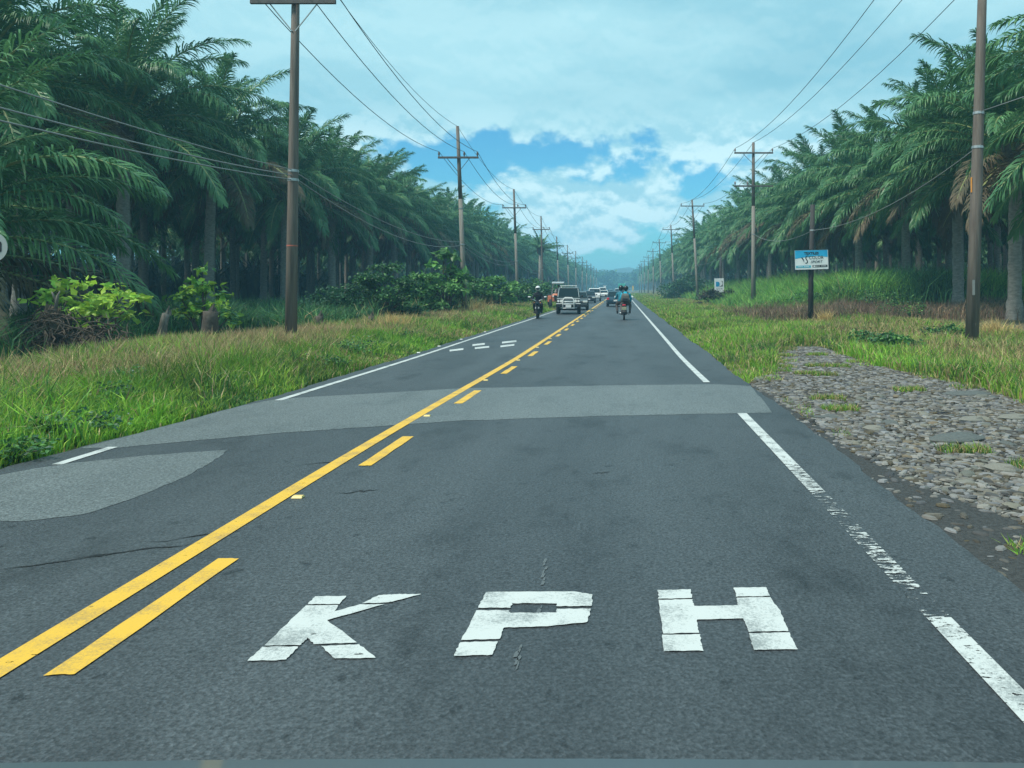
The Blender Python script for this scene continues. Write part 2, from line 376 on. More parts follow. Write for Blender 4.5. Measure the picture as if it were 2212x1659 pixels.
# painted lines
def line_x(y, a, b): return a + (b - a) * float(sstep(6, 20, y))
def strip(y0, y1, a, b, wd, step=.5, wob=.006):
    out = []; y = y0
    while y < y1 - 1e-6:
        yn = min(y + step, y1); st = step
        out.append([(line_x(y, a, b) - wd / 2, y), (line_x(y, a, b) + wd / 2, y), (line_x(yn, a, b) + wd / 2, yn), (line_x(yn, a, b) - wd / 2, yn)])
        y = yn
        if y > 40: step = 4
    return out
set_wear(flat_poly('centre_line', strip(1.0, 700, -2.70, -2.50, .135, .12), M['yellow_paint'], .006), lambda c: .07 if c.y < 12 else 0)
for k in range(24):
    y0 = 3.27 + 3.88 * k - (3.88 if False else 0); a = -2.38 if k < 2 else -2.27
    y1 = y0 + 1.42
    x0, x1 = line_x(y0, -2.40, -2.26), line_x(y1, -2.40, -2.26)
    flat_poly('centre_dash', [ragpoly([(x0 - .062, y0), (x0 + .062, y0 + .01), (x1 + .062, y1), (x1 - .062, y1)], 6, .006)], M['yellow_paint'], .006)
flat_poly('edge_line', strip(7.2, 8.0, -5.30, -5.27, .10) + strip(11.35, 700, -5.14, -4.95, .11), M['white_paint'], .006)
flat_poly('edge_line', strip(13.55, 700, 1.585, 1.42, .115), M['white_paint'], .006)
# worn near part of the right edge line: scraps of paint
WK = [(2.2, .10), (3.6, .12), (3.85, .18), (4.0, .34), (4.2, .29), (4.35, .225), (4.75, .225), (5.0, .26), (5.3, .235), (5.45, .33), (5.65, .225), (5.8, .28), (6.1, .28), (6.3, .18), (7.2, .17), (7.6, .11), (8.3, .10), (8.6, .18), (9.0, .08), (10.17, .04)]
set_wear(flat_poly('edge_line', strip(2.2, 10.17, 1.585, 1.585, .125, .04), M['white_paint'], .006), lambda c: np.interp(c.y, [k[0] for k in WK], [k[1] for k in WK]))
# the letters K P H on the near lane
def zp(x, y): return gp((500 + x / 1.3825) / 1.15732, (1380 + y / 1.3825) / 1.15732)
LET = {
 'K': [[(397, 157), (506, 155), (483, 183), (372, 184)], [(617, 153), (690, 149), (766, 149), (652, 178), (560, 181)],
       [(367, 188), (479, 187), (466, 208), (552, 185), (638, 183), (440, 239), (542, 318), (395, 322), (372, 300), (345, 326), (222, 327)],
       [(215, 332), (340, 331), (297, 377), (163, 380)], [(418, 329), (549, 323), (608, 369), (467, 372)]],
 'P': [[(988, 142), (1290, 139), (1357, 150), (1353, 190), (1232, 191), (1232, 181), (1080, 181), (1071, 196), (960, 196)],
       [(955, 206), (1067, 205), (1072, 214), (1232, 213), (1232, 200), (1351, 199), (1338, 246), (1200, 260), (1050, 265), (1035, 305), (903, 308)],
       [(900, 316), (1031, 313), (1010, 360), (875, 363)]],
 'H': [[(1582, 135), (1697, 132), (1700, 163), (1585, 165)], [(1845, 127), (1958, 125), (1970, 155), (1853, 158)],
       [(1585, 169), (1702, 167), (1708, 190), (1858, 187), (1855, 161), (1972, 159), (2005, 208), (2033, 277), (1896, 280), (1878, 234), (1718, 237), (1725, 283), (1600, 286)],
       [(1598, 291), (1727, 288), (1740, 345), (1602, 347)], [(1898, 285), (2035, 282), (2066, 340), (1912, 343)]]}
for L, ps in LET.items(): 
    o = flat_poly('painted_letter', [ragpoly([zp(*p) for p in pp], 8, .004) for pp in ps], M['white_paint'], .006)
    set_wear(o, lambda c: .055)
    o['label'] = 'white letter %s painted on the lane' % L
# marks of the oncoming lane's lettering, seen from its far side
for a, b in (((1124, 877), (1158.5, 873)), ((1181, 863.5), (1212, 860)), ((1187, 871), (1223, 867.5)), ((1255, 857), (1291, 853)), ((1251, 866.5), (1286, 862.5))):
    s = 1.15732; h = 2.2
    flat_poly('painted_mark', [[gp(a[0] / s, (a[1] + h) / s), gp(b[0] / s, (b[1] + h) / s), gp(b[0] / s, (b[1] - h) / s), gp(a[0] / s, (a[1] - h) / s)]], M['white_paint'], .006)
# pale scuffs in the lane
scu = []
for (px, py, n_) in ((1175, 1240, 7), (1118, 1422, 6), (1165, 1325, 3)):
    for k in range(n_):
        cx, cy = gp(px + (n_ / 2 - k) * 1.5 + random.uniform(-4, 4), py + (k - n_ / 2) * 8); l_ = random.uniform(.02, .045); w_ = random.uniform(.004, .012)
        scu.append([(cx - w_, cy - l_), (cx + w_ * .6, cy - l_ * .8), (cx + w_, cy + l_ * .3), (cx + w_ * .3, cy + l_), (cx - w_ * .7, cy + l_ * .5)])
M['crack'] = material('crack', (.010, .012, .013), .9)
rk = random.Random(3); crk = []
for (px, py, L_) in ((775, 1062, .30), (1300, 1022, .16), (300, 1190, .6), (420, 1160, .5), (700, 1000, .4), (150, 1210, .6)):
    cx, cy = gp(px, py); top_, bot_ = [], []
    for k in range(9):
        u = k / 8; yy = cy + rk.uniform(-.03, .03) + (u - .5) * L_ * .5; xx = cx + (u - .5) * L_; w_ = .007 * math.sin(math.pi * u) + .001
        top_.append((xx, yy + w_ * rk.uniform(.5, 2))); bot_.append((xx, yy - w_ * rk.uniform(.5, 2)))
    for k in range(8): crk.append([bot_[k], bot_[k + 1], top_[k + 1], top_[k]])
flat_poly('crack', crk, M['crack'], .004)
M['scuff'] = material('scuffed_asphalt', (.095, .11, .115), .7)
flat_poly('scuff_mark', scu, M['scuff'], .004)
# shoulder of river gravel
gpoly = [(2.17, -1.0), (2.17, 4), (2.18, 8), (2.2, 13.3), (2.45, 14.2), (3.1, 15.5), (3.7, 18.2), (4.1, 20.5), (5.0, 22.8), (5.7, 22.2), (5.6, 19), (5.5, 16.6), (5.85, 14.5), (6.05, 13.0), (5.95, 11.4), (6.6, 9), (6.6, -1.0)]
gsh = flat_poly('gravel_shoulder', [ragpoly(gpoly, 6, .08)], M['gravel'], -.036, None); tag(gsh, kind='structure')
tar = [(2.12, -1)] + [(2.12, y) for y in (3, 6, 9, 12, 13.6)] + [(2.3, 13.2), (2.36, 11.5), (2.42, 10), (2.36, 8), (2.55, 6.5), (2.95, 5.3), (2.6, 4.3), (2.45, 3.2), (2.4, -1)]
flat_poly('tar_spill', [ragpoly(tar, 8, .06)], M['tar_edge'], -.030, gsh)

# ------------------------------------------------------------------ stones
def in_poly(x, y, P):
    c = False; j = len(P) - 1
    for i_ in range(len(P)):
        if (P[i_][1] > y) != (P[j][1] > y) and x < (P[j][0] - P[i_][0]) * (y - P[i_][1]) / (P[j][1] - P[i_][1]) + P[i_][0]: c = not c
        j = i_
    return c
stone_me = []
for k in range(10):
    me = MB().ball((0, 0, 0), (1, 1, 1), 8, 5, .34, k)  .mesh('stone', M['stone%d' % (k % 5)], k % 2 == 0); stone_me.append(me)
cnt = 0
while cnt < 300:
    y = random.uniform(3.0, 20) if random.random() < .35 else random.uniform(3.8, 12); x = random.uniform(2.5, 6.3)
    if not in_poly(x, y, gpoly) or in_poly(x, y, tar): continue
    if (x / y) > .58: continue
    s = random.uniform(.024, .050) * random.choice((1, 1, 1, 1.4, 1, 1.8))
    o = obj('stone', stone_me[cnt % 10] if random.random() < .5 else random.choice(stone_me[:6]), gsh)
    o.scale = (s * random.uniform(.9, 1.7), s * random.uniform(.7, 1.2), s * random.uniform(.28, .5)); o.location = (x, y, -.03 + s * .1)
    o.rotation_euler = (random.uniform(-.15, .15), random.uniform(-.15, .15), random.uniform(0, 6.28)); cnt += 1
for (px, py, sx, sy) in ((2085, 850, .42, .2), (2060, 945, .38, .22), (2100, 905, .2, .12), (2165, 1010, .17, .12), (1890, 925, .14, .1), (2190, 900, .25, .14)):
    g_ = gp(px, py); o = obj('stone', stone_me[2 if sx > .3 else 3], gsh); o.scale = (sx, sy, .06); o.location = (g_[0], g_[1], -.02); o.rotation_euler = (0, 0, random.uniform(-.4, .4))
o = MB().ball((0, 0, 0), (1, 1, 1), 6, 4, .3, 5); pv = np.array(o.v); pf = o.f
V, T, Q, C = [], [], [], []
N = 30000; got = 0
tri = np.array([f for f in pf if len(f) == 3]); qu = np.array([f for f in pf if len(f) == 4])
while got < N:
    y = 2.6 + 19.5 * random.random() ** 1.35; x = random.uniform(2.2, 6.6)
    if not in_poly(x, y, gpoly): continue
    if in_poly(x, y, tar) and random.random() < .90: continue
    s = .010 + .026 * random.random() ** 1.8 + .0008 * y; a = random.uniform(0, 6.28)
    sc_ = np.array([s * random.uniform(1.0, 2.4), s * random.uniform(.6, 1.1), s * random.uniform(.3, .65)])
    v = pv * sc_; v = np.stack([v[:, 0] * math.cos(a) - v[:, 1] * math.sin(a) + x, v[:, 0] * math.sin(a) + v[:, 1] * math.cos(a) + y, v[:, 2] - .034 + sc_[2] * .4], -1)
    b = got * len(pv); V.append(v); T.append(tri + b); Q.append(qu + b)
    g_ = .035 + .19 * random.random() ** 1.4; wv = random.uniform(-.006, .034); C.append(np.tile([g_ + wv, g_ + wv * .5, g_ - wv * .4], (len(pv), 1))); got += 1
peb = obj('pebbles', np_mesh('pebbles', np.concatenate(V), [np.concatenate(T), np.concatenate(Q)], M['pebbles'], np.concatenate(C), False), gsh); tag(peb, kind='stuff')

# ------------------------------------------------------------------ grass
def blades(P, H, W, lean, col, mid_bend=.45):
    n = len(P); az_ = rng.uniform(0, 2 * np.pi, n); d = np.stack([np.cos(az_), np.sin(az_), 0 * az_], -1)
    fa = rng.uniform(0, 2 * np.pi, n); s = np.stack([np.cos(fa), np.sin(fa), 0 * fa], -1) * (W / 2)[:, None]
    up = np.zeros((n, 3)); up[:, 2] = H * .58
    m = P + up + d * (lean * H * .28)[:, None]
    t = P + d * (lean * H * 1.0)[:, None]; t[:, 2] += H * (1 - .35 * lean ** 2)
    v = np.empty((n, 5, 3)); v[:, 0] = P - s; v[:, 1] = P + s; v[:, 2] = m + s * .8; v[:, 3] = m - s * .8; v[:, 4] = t
    c = np.repeat(col[:, None, :], 5, 1)
    b = (np.arange(n) * 5)[:, None]
    return v.reshape(-1, 3), b + np.array([[0, 1, 2, 3]]), b + np.array([[3, 2, 4]]), c.reshape(-1, 3)
def patchy(x, y, s, o=0.0):
    return (np.sin(x * 1.3 * s + o + 2 * np.sin(y * .7 * s + o)) + np.sin(y * 1.1 * s - o * 2 + 1.7 * np.sin(x * .9 * s)) + np.sin((x + y) * 2.3 * s + o)) / 3
GREEN = np.array([[.190, .380, .035], [.110, .260, .038], [.270, .400, .055], [.070, .165, .042]])
DRY = np.array([[.52, .39, .19], [.40, .29, .15], [.60, .48, .25], [.30, .20, .12]])
def verge(name, label, pts, hfun, wfun, dryf, cat='grass', lean=(.1, .75), pal=GREEN, bright=1.0):
    x, y = pts[:, 0], pts[:, 1]; n = len(pts)
    P = np.stack([x, y, gh(x, y) - .02], -1)
    H = hfun(x, y) * rng.uniform(.55, 1.25, n); W = wfun(y)
    dr = rng.uniform(0, 1, n) < np.clip(dryf(x, y), 0, 1)
    gi = np.clip((patchy(x, y, .9, 3.0) * .5 + .5) * 4 + rng.normal(0, .9, n), 0, 3.99).astype(int)
    c = pal[gi] * rng.uniform(.7, 1.35, (n, 1)) * bright * (1 + .38 * patchy(x, y, .55, 5.0))[:, None]; c[dr] = DRY[rng.integers(0, 4, n)][dr] * rng.uniform(.7, 1.2, (n, 1))[dr]
    v, q_, t_, cc = blades(P, H, W, rng.uniform(lean[0], lean[1], n), c)
    o = obj(name, np_mesh(name, v, [q_, t_], M['blade'], cc)); tag(o, label, cat, kind='stuff'); return o
def scatter(n, x0, x1, y0, y1, pw=1.0, clump=0.0):
    y = y0 + (y1 - y0) * rng.uniform(0, 1, n) ** pw; x = rng.uniform(x0, x1, n)
    if clump:
        k = max(1, n // 14); ci = rng.integers(0, k, n); x = x[ci] + rng.normal(0, clump, n); y = y[ci] + rng.normal(0, clump, n)
    return np.stack([x, y], -1)
vis = lambda p: p[(p[:, 0] > -.84 * p[:, 1] - 1.0) & (p[:, 0] < .56 * p[:, 1] + 1.0)]
# left verge
p = vis(np.concatenate([scatter(150000, -11.5, -5.3, 6.3, 26, 1.25, .16), scatter(60000, -11, -5.2, 24, 60, 1.1, .3), scatter(24000, -10.5, -5.1, 58, 200, 1.4, .5)]))
p = p[p[:, 0] < left_edge(p[:, 1]) - .06 - .10 * np.abs(np.sin(p[:, 1] * 1.7))]
edge = lambda x, y: np.clip((-5.4 - x) / 2.2, 0, 1)
verge('verge_grass', 'rough green and straw grass along the left edge of the road', p,
      lambda x, y: (.14 + .38 * edge(x, y) + .10 * patchy(x, y, .8)) , lambda y: .010 + .0007 * y,
      lambda x, y: .05 + .68 * sstep(-6.9, -8.6, x) * (.75 + .5 * patchy(x, y, .35, 1.0)) * sstep(9, 13, y) + .42 * sstep(13, 20, y) * (patchy(x, y, .5) > -.1))
p = vis(np.concatenate([scatter(16000, -11.8, -5.7, 8, 30, 1.15, .07), scatter(9000, -11, -5.5, 28, 80, 1.2, .14)])); p = p[p[:, 0] < -5.75]
verge('coarse_grass', 'coarse straw clumps standing above the left verge grass', p, lambda x, y: .30 + .30 * edge(x, y) + .12 * patchy(x, y, 1.6), lambda y: .014 + .0007 * y,
      lambda x, y: .12 + .55 * sstep(-7.2, -8.8, x) * sstep(9, 14, y), lean=(.15, 1.0))
# tall reedy grass behind it on the left
p = vis(np.concatenate([scatter(22000, -19.5, -14.0, 14, 30, 1.1, .3), scatter(12000, -19, -11, 29, 40, 1.1, .3), scatter(22000, -19, -10.5, 38, 120, 1.3, .5)]))
verge('tall_grass', 'tall blue-green grass at the foot of the left plantation', p, lambda x, y: 1.15 + .5 * patchy(x, y, .5), lambda y: .020 + .0008 * y,
      lambda x, y: .02 + .05 * (x > -12), lean=(.2, .9), pal=np.array([[.070, .190, .075], [.050, .140, .062], [.100, .230, .075], [.038, .100, .052]]))
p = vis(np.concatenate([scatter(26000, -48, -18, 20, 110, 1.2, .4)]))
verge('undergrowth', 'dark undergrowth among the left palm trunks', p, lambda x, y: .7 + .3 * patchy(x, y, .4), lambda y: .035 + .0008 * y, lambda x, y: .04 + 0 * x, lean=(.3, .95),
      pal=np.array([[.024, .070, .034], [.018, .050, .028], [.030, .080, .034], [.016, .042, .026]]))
# right verge
p = vis(np.concatenate([scatter(95000, 2.1, 13, 10.5, 34, 1.2, .16), scatter(60000, 2.0, 12, 32, 80, 1.2, .3), scatter(26000, 1.9, 9.5, 78, 260, 1.5, .5)]))
keep = np.array([not in_poly(a, b, gpoly) for a, b in p]) & (p[:, 0] > right_edge(p[:, 1]) + .06)
p = p[keep]
verge('verge_grass', 'green and straw grass between gravel, poles and roadside sign on the right', p,
      lambda x, y: .14 + .22 * sstep(2.2, 4.2, x) + .12 * patchy(x, y, .7), lambda y: .010 + .0007 * y,
      lambda x, y: .22 + .50 * sstep(6.0, 8, x) * (.6 + .5 * patchy(x, y, .4, 2.0)), bright=1.15)
p = vis(np.concatenate([scatter(12000, 2.4, 13, 12, 34, 1.15, .07), scatter(8000, 2.3, 12, 32, 80, 1.2, .14)])); p = p[np.array([not in_poly(a, b, gpoly) for a, b in p]) & (p[:, 0] > 2.5)]
verge('coarse_grass', 'coarse straw and green clumps standing above the right verge grass', p, lambda x, y: .30 + .18 * sstep(5, 8, x) + .12 * patchy(x, y, 1.6), lambda y: .013 + .0007 * y,
      lambda x, y: .25 + .30 * sstep(6, 8, x), lean=(.15, 1.0))
jit0 = lambda a: random.uniform(-a, a)
# sparse grass in the gravel
p = np.concatenate([scatter(500, a - .25, a + .25, b - .12, b + .12) for a, b in ((3.52, 7.9), (3.9, 7.2), (2.75, 4.95), (3.6, 15), (3.9, 14.8), (4.6, 16.4), (4.2, 16.5), (3.0, 10.6), (3.1, 11.6), (4.7, 12.6), (3.9, 19), (4.9, 19.3))])
ed = []
for k in range(len(gpoly) - 1):
    a_, b_ = gpoly[k], gpoly[k + 1]
    if a_[1] < 9 and b_[1] < 9: continue
    L_ = math.hypot(b_[0] - a_[0], b_[1] - a_[1])
    for j in range(int(L_ * 2.2)):
        u = random.random(); ed.append(scatter(random.randint(60, 240), -.22, .22, -.2, .2) + np.array([a_[0] + (b_[0] - a_[0]) * u + jit0(.28), a_[1] + (b_[1] - a_[1]) * u + jit0(.45)]))
ed = np.concatenate(ed); p = np.concatenate([p, ed[ed[:, 0] > 2.4]])
verge('gravel_grass', 'small grass tufts growing up through the river gravel', p, lambda x, y: .13 + 0 * x, lambda y: .008 + .0006 * y, lambda x, y: .35 + 0 * x)
# bright bank of tall grass below the right palms
p = vis(np.concatenate([scatter(56000, 8.5, 27, 46, 72, 1.1, .35), scatter(30000, 9.5, 20, 66, 125, 1.3, .5)]))
verge('tall_grass', 'bright green bank of tall grass below the right-hand palms', p, lambda x, y: .9 + 1.0 * sstep(10, 16, x) + .55 * patchy(x, y, .5), lambda y: .022 + .0006 * y,
      lambda x, y: .05 + 0 * x, lean=(.2, .9), pal=np.array([[.200, .420, .085], [.140, .330, .080], [.250, .460, .090], [.095, .235, .075]]))
p = vis(scatter(13000, 6.5, 22, 34, 47, 1.0, .45))
verge('dead_brush', 'reddish brown dead brush in front of the right grass bank', p, lambda x, y: .80 + .30 * patchy(x, y, .5, 2), lambda y: .03 + 0 * y, lambda x, y: 0 * x, lean=(.2, 1.1), cat='brush',
      pal=np.array([[.17, .105, .080], [.25, .17, .12], [.13, .13, .07], [.34, .24, .14]]))
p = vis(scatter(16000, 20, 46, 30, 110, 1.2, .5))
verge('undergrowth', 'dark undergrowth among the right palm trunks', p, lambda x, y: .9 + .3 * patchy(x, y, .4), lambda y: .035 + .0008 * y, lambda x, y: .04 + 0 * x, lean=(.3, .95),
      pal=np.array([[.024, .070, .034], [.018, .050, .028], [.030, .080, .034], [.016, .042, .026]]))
# added screen of dark leaves: blocks sky between trunks, standing in for deep shade
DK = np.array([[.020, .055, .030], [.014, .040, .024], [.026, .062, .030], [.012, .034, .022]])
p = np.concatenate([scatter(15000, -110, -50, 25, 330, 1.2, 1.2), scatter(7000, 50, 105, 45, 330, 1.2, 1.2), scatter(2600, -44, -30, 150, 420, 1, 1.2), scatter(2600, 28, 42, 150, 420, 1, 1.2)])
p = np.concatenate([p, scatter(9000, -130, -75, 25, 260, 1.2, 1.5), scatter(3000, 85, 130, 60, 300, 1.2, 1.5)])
verge('shade_screen', 'added dark leaf screen far back, standing in for shade between the palm trunks', p, lambda x, y: 5.4 + 2.6 * sstep(66, 80, np.abs(x)) + 1.2 * patchy(x, y, .1), lambda y: .55 + 0 * y, lambda x, y: 0 * x, lean=(.3, 1.0), cat='undergrowth', pal=DK)
# reed clump
p = np.stack([rng.normal(18.4, 1.7, 2600), rng.normal(48, 1.5, 2600)], -1)
verge('reed_clump', 'dark green clump of broad cane leaves in front of right palm trunks', p, lambda x, y: 2.5 - .12 * (x - 18.4) ** 2, lambda y: .06 + 0 * y, lambda x, y: 0 * x, lean=(.2, .8), cat='reeds',
      pal=np.array([[.075, .230, .085], [.060, .180, .075], [.095, .260, .090], [.05, .15, .07]]))

# ------------------------------------------------------------------ palms
UP = np.array([0., 0., 1.])
def frond_geo(seed, elev, droop, L=7.2, npin=62, wd=.052, segs=3, plen=1.0):
    r = np.random.default_rng(seed); ns = 22; s = np.linspace(0, 1, ns)
    a = np.radians(elev - droop * s ** 1.25); ds = L / (ns - 1)
    px = np.concatenate([[0], np.cumsum(np.cos(a[:-1]) * ds)]); pz = np.concatenate([[0], np.cumsum(np.sin(a[:-1]) * ds)])
    side_b = r.uniform(-.35, .35); py = side_b * s ** 2
    sp = np.stack([px, py, pz], -1); T = np.gradient(sp, axis=0); T /= np.linalg.norm(T, axis=1)[:, None]
    V, Fq, Ft = [], [], []; nv = 0
    # rachis
    rad = .075 * (1 - s) ** .8 + .008; S = np.array([0., 1., 0.]); rows = []
    for i_ in range(0, ns, 3 if segs < 3 else 2):
        N_ = np.cross(T[i_], S); rows.append(sp[i_] + rad[i_] * np.stack([S * 1.2, N_ * .7, -S * 1.2, -N_ * .7]))
    for k, rw in enumerate(rows):
        V.append(rw)
        if k:
            for j in range(4): Fq.append([nv - 4 + j, nv - 4 + (j + 1) % 4, nv + (j + 1) % 4, nv + j])
        nv += 4
    nr = len(Fq)
    for sd_ in (-1, 1):
        for k in range(npin):
            t = .14 + .86 * (k + r.uniform(.1, .9)) / npin; f = t * (ns - 1); i_ = min(int(f), ns - 2); u = f - i_
            p0 = sp[i_] * (1 - u) + sp[i_ + 1] * u; Tt = T[i_]; N_ = np.cross(Tt, S); 
            if N_[2] < 0 and elev > -20: N_ = N_
            tt = (t - .14) / .86; fw = np.radians(68 - 42 * tt + r.normal(0, 6)); lift = r.choice((-.5, .05, .55)) * r.uniform(.5, 1.2)
            Nn = -N_ if np.cross(Tt, S)[2] < 0 else N_
            d1 = Tt * np.cos(fw) + (S * sd_ * np.cos(lift) + Nn * np.sin(lift)) * np.sin(fw)
            lp = plen * (np.sin(np.pi * (.10 + .86 * tt)) ** .55) * r.uniform(.85, 1.12) + .08
            d2 = d1 - UP * r.uniform(.35, .75); d2 /= np.linalg.norm(d2)
            d3 = d2 - UP * r.uniform(.6, 1.1); d3 /= np.linalg.norm(d3)
            wv = Tt - d1 * Tt.dot(d1); wv /= (np.linalg.norm(wv) + 1e-6); wv = wv * wd * .5
            if segs == 3:
                a1 = p0 + d1 * lp * .38; a2 = a1 + d2 * lp * .34; a3 = a2 + d3 * lp * .28
                V.append(np.stack([p0 - wv * .6, p0 + wv * .6, a1 + wv, a1 - wv, a2 + wv * .75, a2 - wv * .75, a3]))
                Fq += [[nv, nv + 1, nv + 2, nv + 3], [nv + 3, nv + 2, nv + 4, nv + 5]]; Ft.append([nv + 5, nv + 4, nv + 6]); nv += 7
            else:
                a1 = p0 + d1 * lp * .5; a2 = a1 + (d2 + d3) * .5 * lp * .5
                V.append(np.stack([p0 - wv * .6, p0 + wv * .6, a1 + wv, a1 - wv, a2])); Fq.append([nv, nv + 1, nv + 2, nv + 3]); Ft.append([nv + 3, nv + 2, nv + 4]); nv += 5
    return np.concatenate(V), np.array(Fq), np.array(Ft), nr
BINS = [(87, 46), (79, 62), (71, 74), (62, 82), (53, 86), (43, 88), (33, 86), (22, 82), (9, 74), (-5, 64)]
FGEO = {}
def fgeo(b, v, lod):
    k = (b, v, lod)
    if k not in FGEO:
        e_, d_ = BINS[b]; r = random.Random(b * 7 + v * 31)
        kw = dict(npin=104, wd=.062, segs=3) if lod == 0 else (dict(npin=54, wd=.11, segs=2) if lod == 1 else dict(npin=15, wd=.30, segs=2))
        FGEO[k] = frond_geo(b * 17 + v, e_ + r.uniform(-5, 5), d_ + r.uniform(-8, 8), 6.7 * (1 - .12 * (b == 0)) * r.uniform(.93, 1.07), **kw)
    return FGEO[k]
FME = {}
def frond_mesh(b, v, mat):
    k = (b, v, mat)
    if k not in FME:
        V_, q_, t_, nr = fgeo(b, v, 0); me = np_mesh('frond', V_, [q_, t_], [M[mat], M['rachis']])
        mi = np.zeros(len(q_) + len(t_), np.int32); mi[:nr] = 1; me.polygons.foreach_set('material_index', mi); FME[k] = me
    return FME[k]
def crown_plan(seed, n=40, dry=.25, young=0.0):
    r = random.Random(seed); out = []
    for k in range(n):
        a = (k + r.uniform(-.4, .4)) / (n - 1); b = min(9, max(0, int(a * 10)))
        m = 'frond'
        if b >= 8 and r.random() < dry: m = 'frond_dry'
        elif r.random() < young: m = 'frond_young'
        out.append((b, r.randrange(2), m, R(137.5) * k + r.uniform(-.25, .25), .22 + .12 * a, .55 - 1.0 * a, r.uniform(.86, 1.1), r.uniform(-.08, .08)))
    return out
def crown_mesh(seed, lod, dry=.25):
    Vs, Qs, Ts, MIq, MIt = [], [], [], [], []; nv = 0; mats = ['frond', 'rachis', 'frond_dry', 'frond_young']
    for (b, v, m, azm, off, dz, s, tl) in crown_plan(seed, 56 if lod == 1 else 30, dry):
        V_, q_, t_, nr = fgeo(b, v, lod); V_ = V_ * s; c, sn = math.cos(azm), math.sin(azm); x = V_[:, 0] + off
        Vs.append(np.stack([x * c - V_[:, 1] * sn, x * sn + V_[:, 1] * c, V_[:, 2] + dz], -1)); Qs.append(q_ + nv); Ts.append(t_ + nv); nv += len(V_)
        mi = mats.index(m); a = np.full(len(q_), mi); a[:nr] = 1; MIq.append(a); MIt.append(np.full(len(t_), mi))
    return np.concatenate(Vs), np.concatenate(Qs), np.concatenate(Ts), np.concatenate(MIq + MIt), mats
CROWN = []
for k in range(6):
    V_, q_, t_, mi, mats = crown_mesh(100 + k, 1, .3 if k % 2 else .1); me = np_mesh('crown', V_, [q_, t_], [M[m] for m in mats])
    me.polygons.foreach_set('material_index', mi.astype(np.int32)); CROWN.append(me)
def trunk_mesh(h, seed, r0=.33):
    r = random.Random(seed); n = 12; k = int(h / .28); vs, fs = [], []
    bx, by = r.uniform(-.3, .3), r.uniform(-.3, .3)
    for i_ in range(k + 1):
        t = i_ / k; z = t * h; rr = r0 * (1.35 - .45 * min(1, t * 6)) if t < .16 else r0 * .9 * (1 - .12 * t)
        rr *= 1 + (.06 if i_ % 2 else -.03); 
        if t > .82: rr *= 1 + 1.1 * (t - .82) / .18
        for j in range(n):
            a = 2 * math.pi * j / n; q_ = rr * (1 + r.uniform(-.06, .06)); vs.append((bx * t * t + q_ * math.cos(a), by * t * t + q_ * math.sin(a), z - .15))
    for i_ in range(k):
        for j in range(n): fs.append((i_ * n + j, i_ * n + (j + 1) % n, (i_ + 1) * n + (j + 1) % n, (i_ + 1) * n + j))
    fs.append(tuple(k * n + j for j in range(n)))
    mb = MB(); mb.v = vs; mb.f = fs
    return mb.mesh('trunk', M['trunk'], True), (bx, by)
TRUNKS = {}
def trunk_for(h, seed):
    k = (round(h * 2) / 2, seed % 4)
    if k not in TRUNKS: TRUNKS[k] = trunk_mesh(k[0], k[1] + 3)
    return TRUNKS[k] + (k[0],)
CORE = MB().ball((0, 0, 0), (.62, .62, 1.0), 12, 8, .35, 3).mesh('crown_heart', M['boots'], True)
SPEAR = MB().tube([(0, 0, .3), (.03, 0, 3.0), (.02, .02, 6.6)], [.06, .045, .02], 5).mesh('spear_leaf', M['frond_young'])
npalm = [0]
def palm(x, y, h, label, group=None, near=False, seed=None, scale=1.0, dry=.25, young=0.0, spear=False):
    seed = npalm[0] * 13 + 5 if seed is None else seed; npalm[0] += 1
    r = random.Random(seed); t = thing('palm_tree', label, 'palm tree', (x, y, float(gh(x, y))), r.uniform(0, 6.28), group)
    tm, (bx, by), hh = trunk_for(h, seed); obj('trunk', tm, t)
    if near:
        c = obj('crown', CORE, t); c.location = (bx, by, hh); c.scale = (scale,) * 3
        for (b, v, m, azm, off, dz, s, tl) in crown_plan(seed, 58, dry, young):
            f = obj('frond', frond_mesh(b, v, m), c); f.location = (off * math.cos(azm), off * math.sin(azm), dz); f.rotation_euler = (tl, 0, azm); f.scale = (s, s, s)
    else:
        c = obj('crown', CROWN[r.randrange(len(CROWN))], t); c.location = (bx, by, hh); c.scale = (scale * r.uniform(.92, 1.08),) * 3; c.rotation_euler = (r.uniform(-.06, .06), r.uniform(-.06, .06), 0)
    if spear:
        s_ = obj('spear_leaf', SPEAR, t); s_.location = (bx, by, hh); s_.rotation_euler = (r.uniform(-.05, .05), r.uniform(-.05, .05), 0)
    return t
ORD = ['nearest', 'second', 'third', 'fourth', 'fifth', 'sixth', 'seventh', 'eighth', 'ninth', 'tenth', 'eleventh', 'twelfth', 'thirteenth', 'fourteenth', 'fifteenth', 'sixteenth']
jit = lambda a: random.uniform(-a, a)
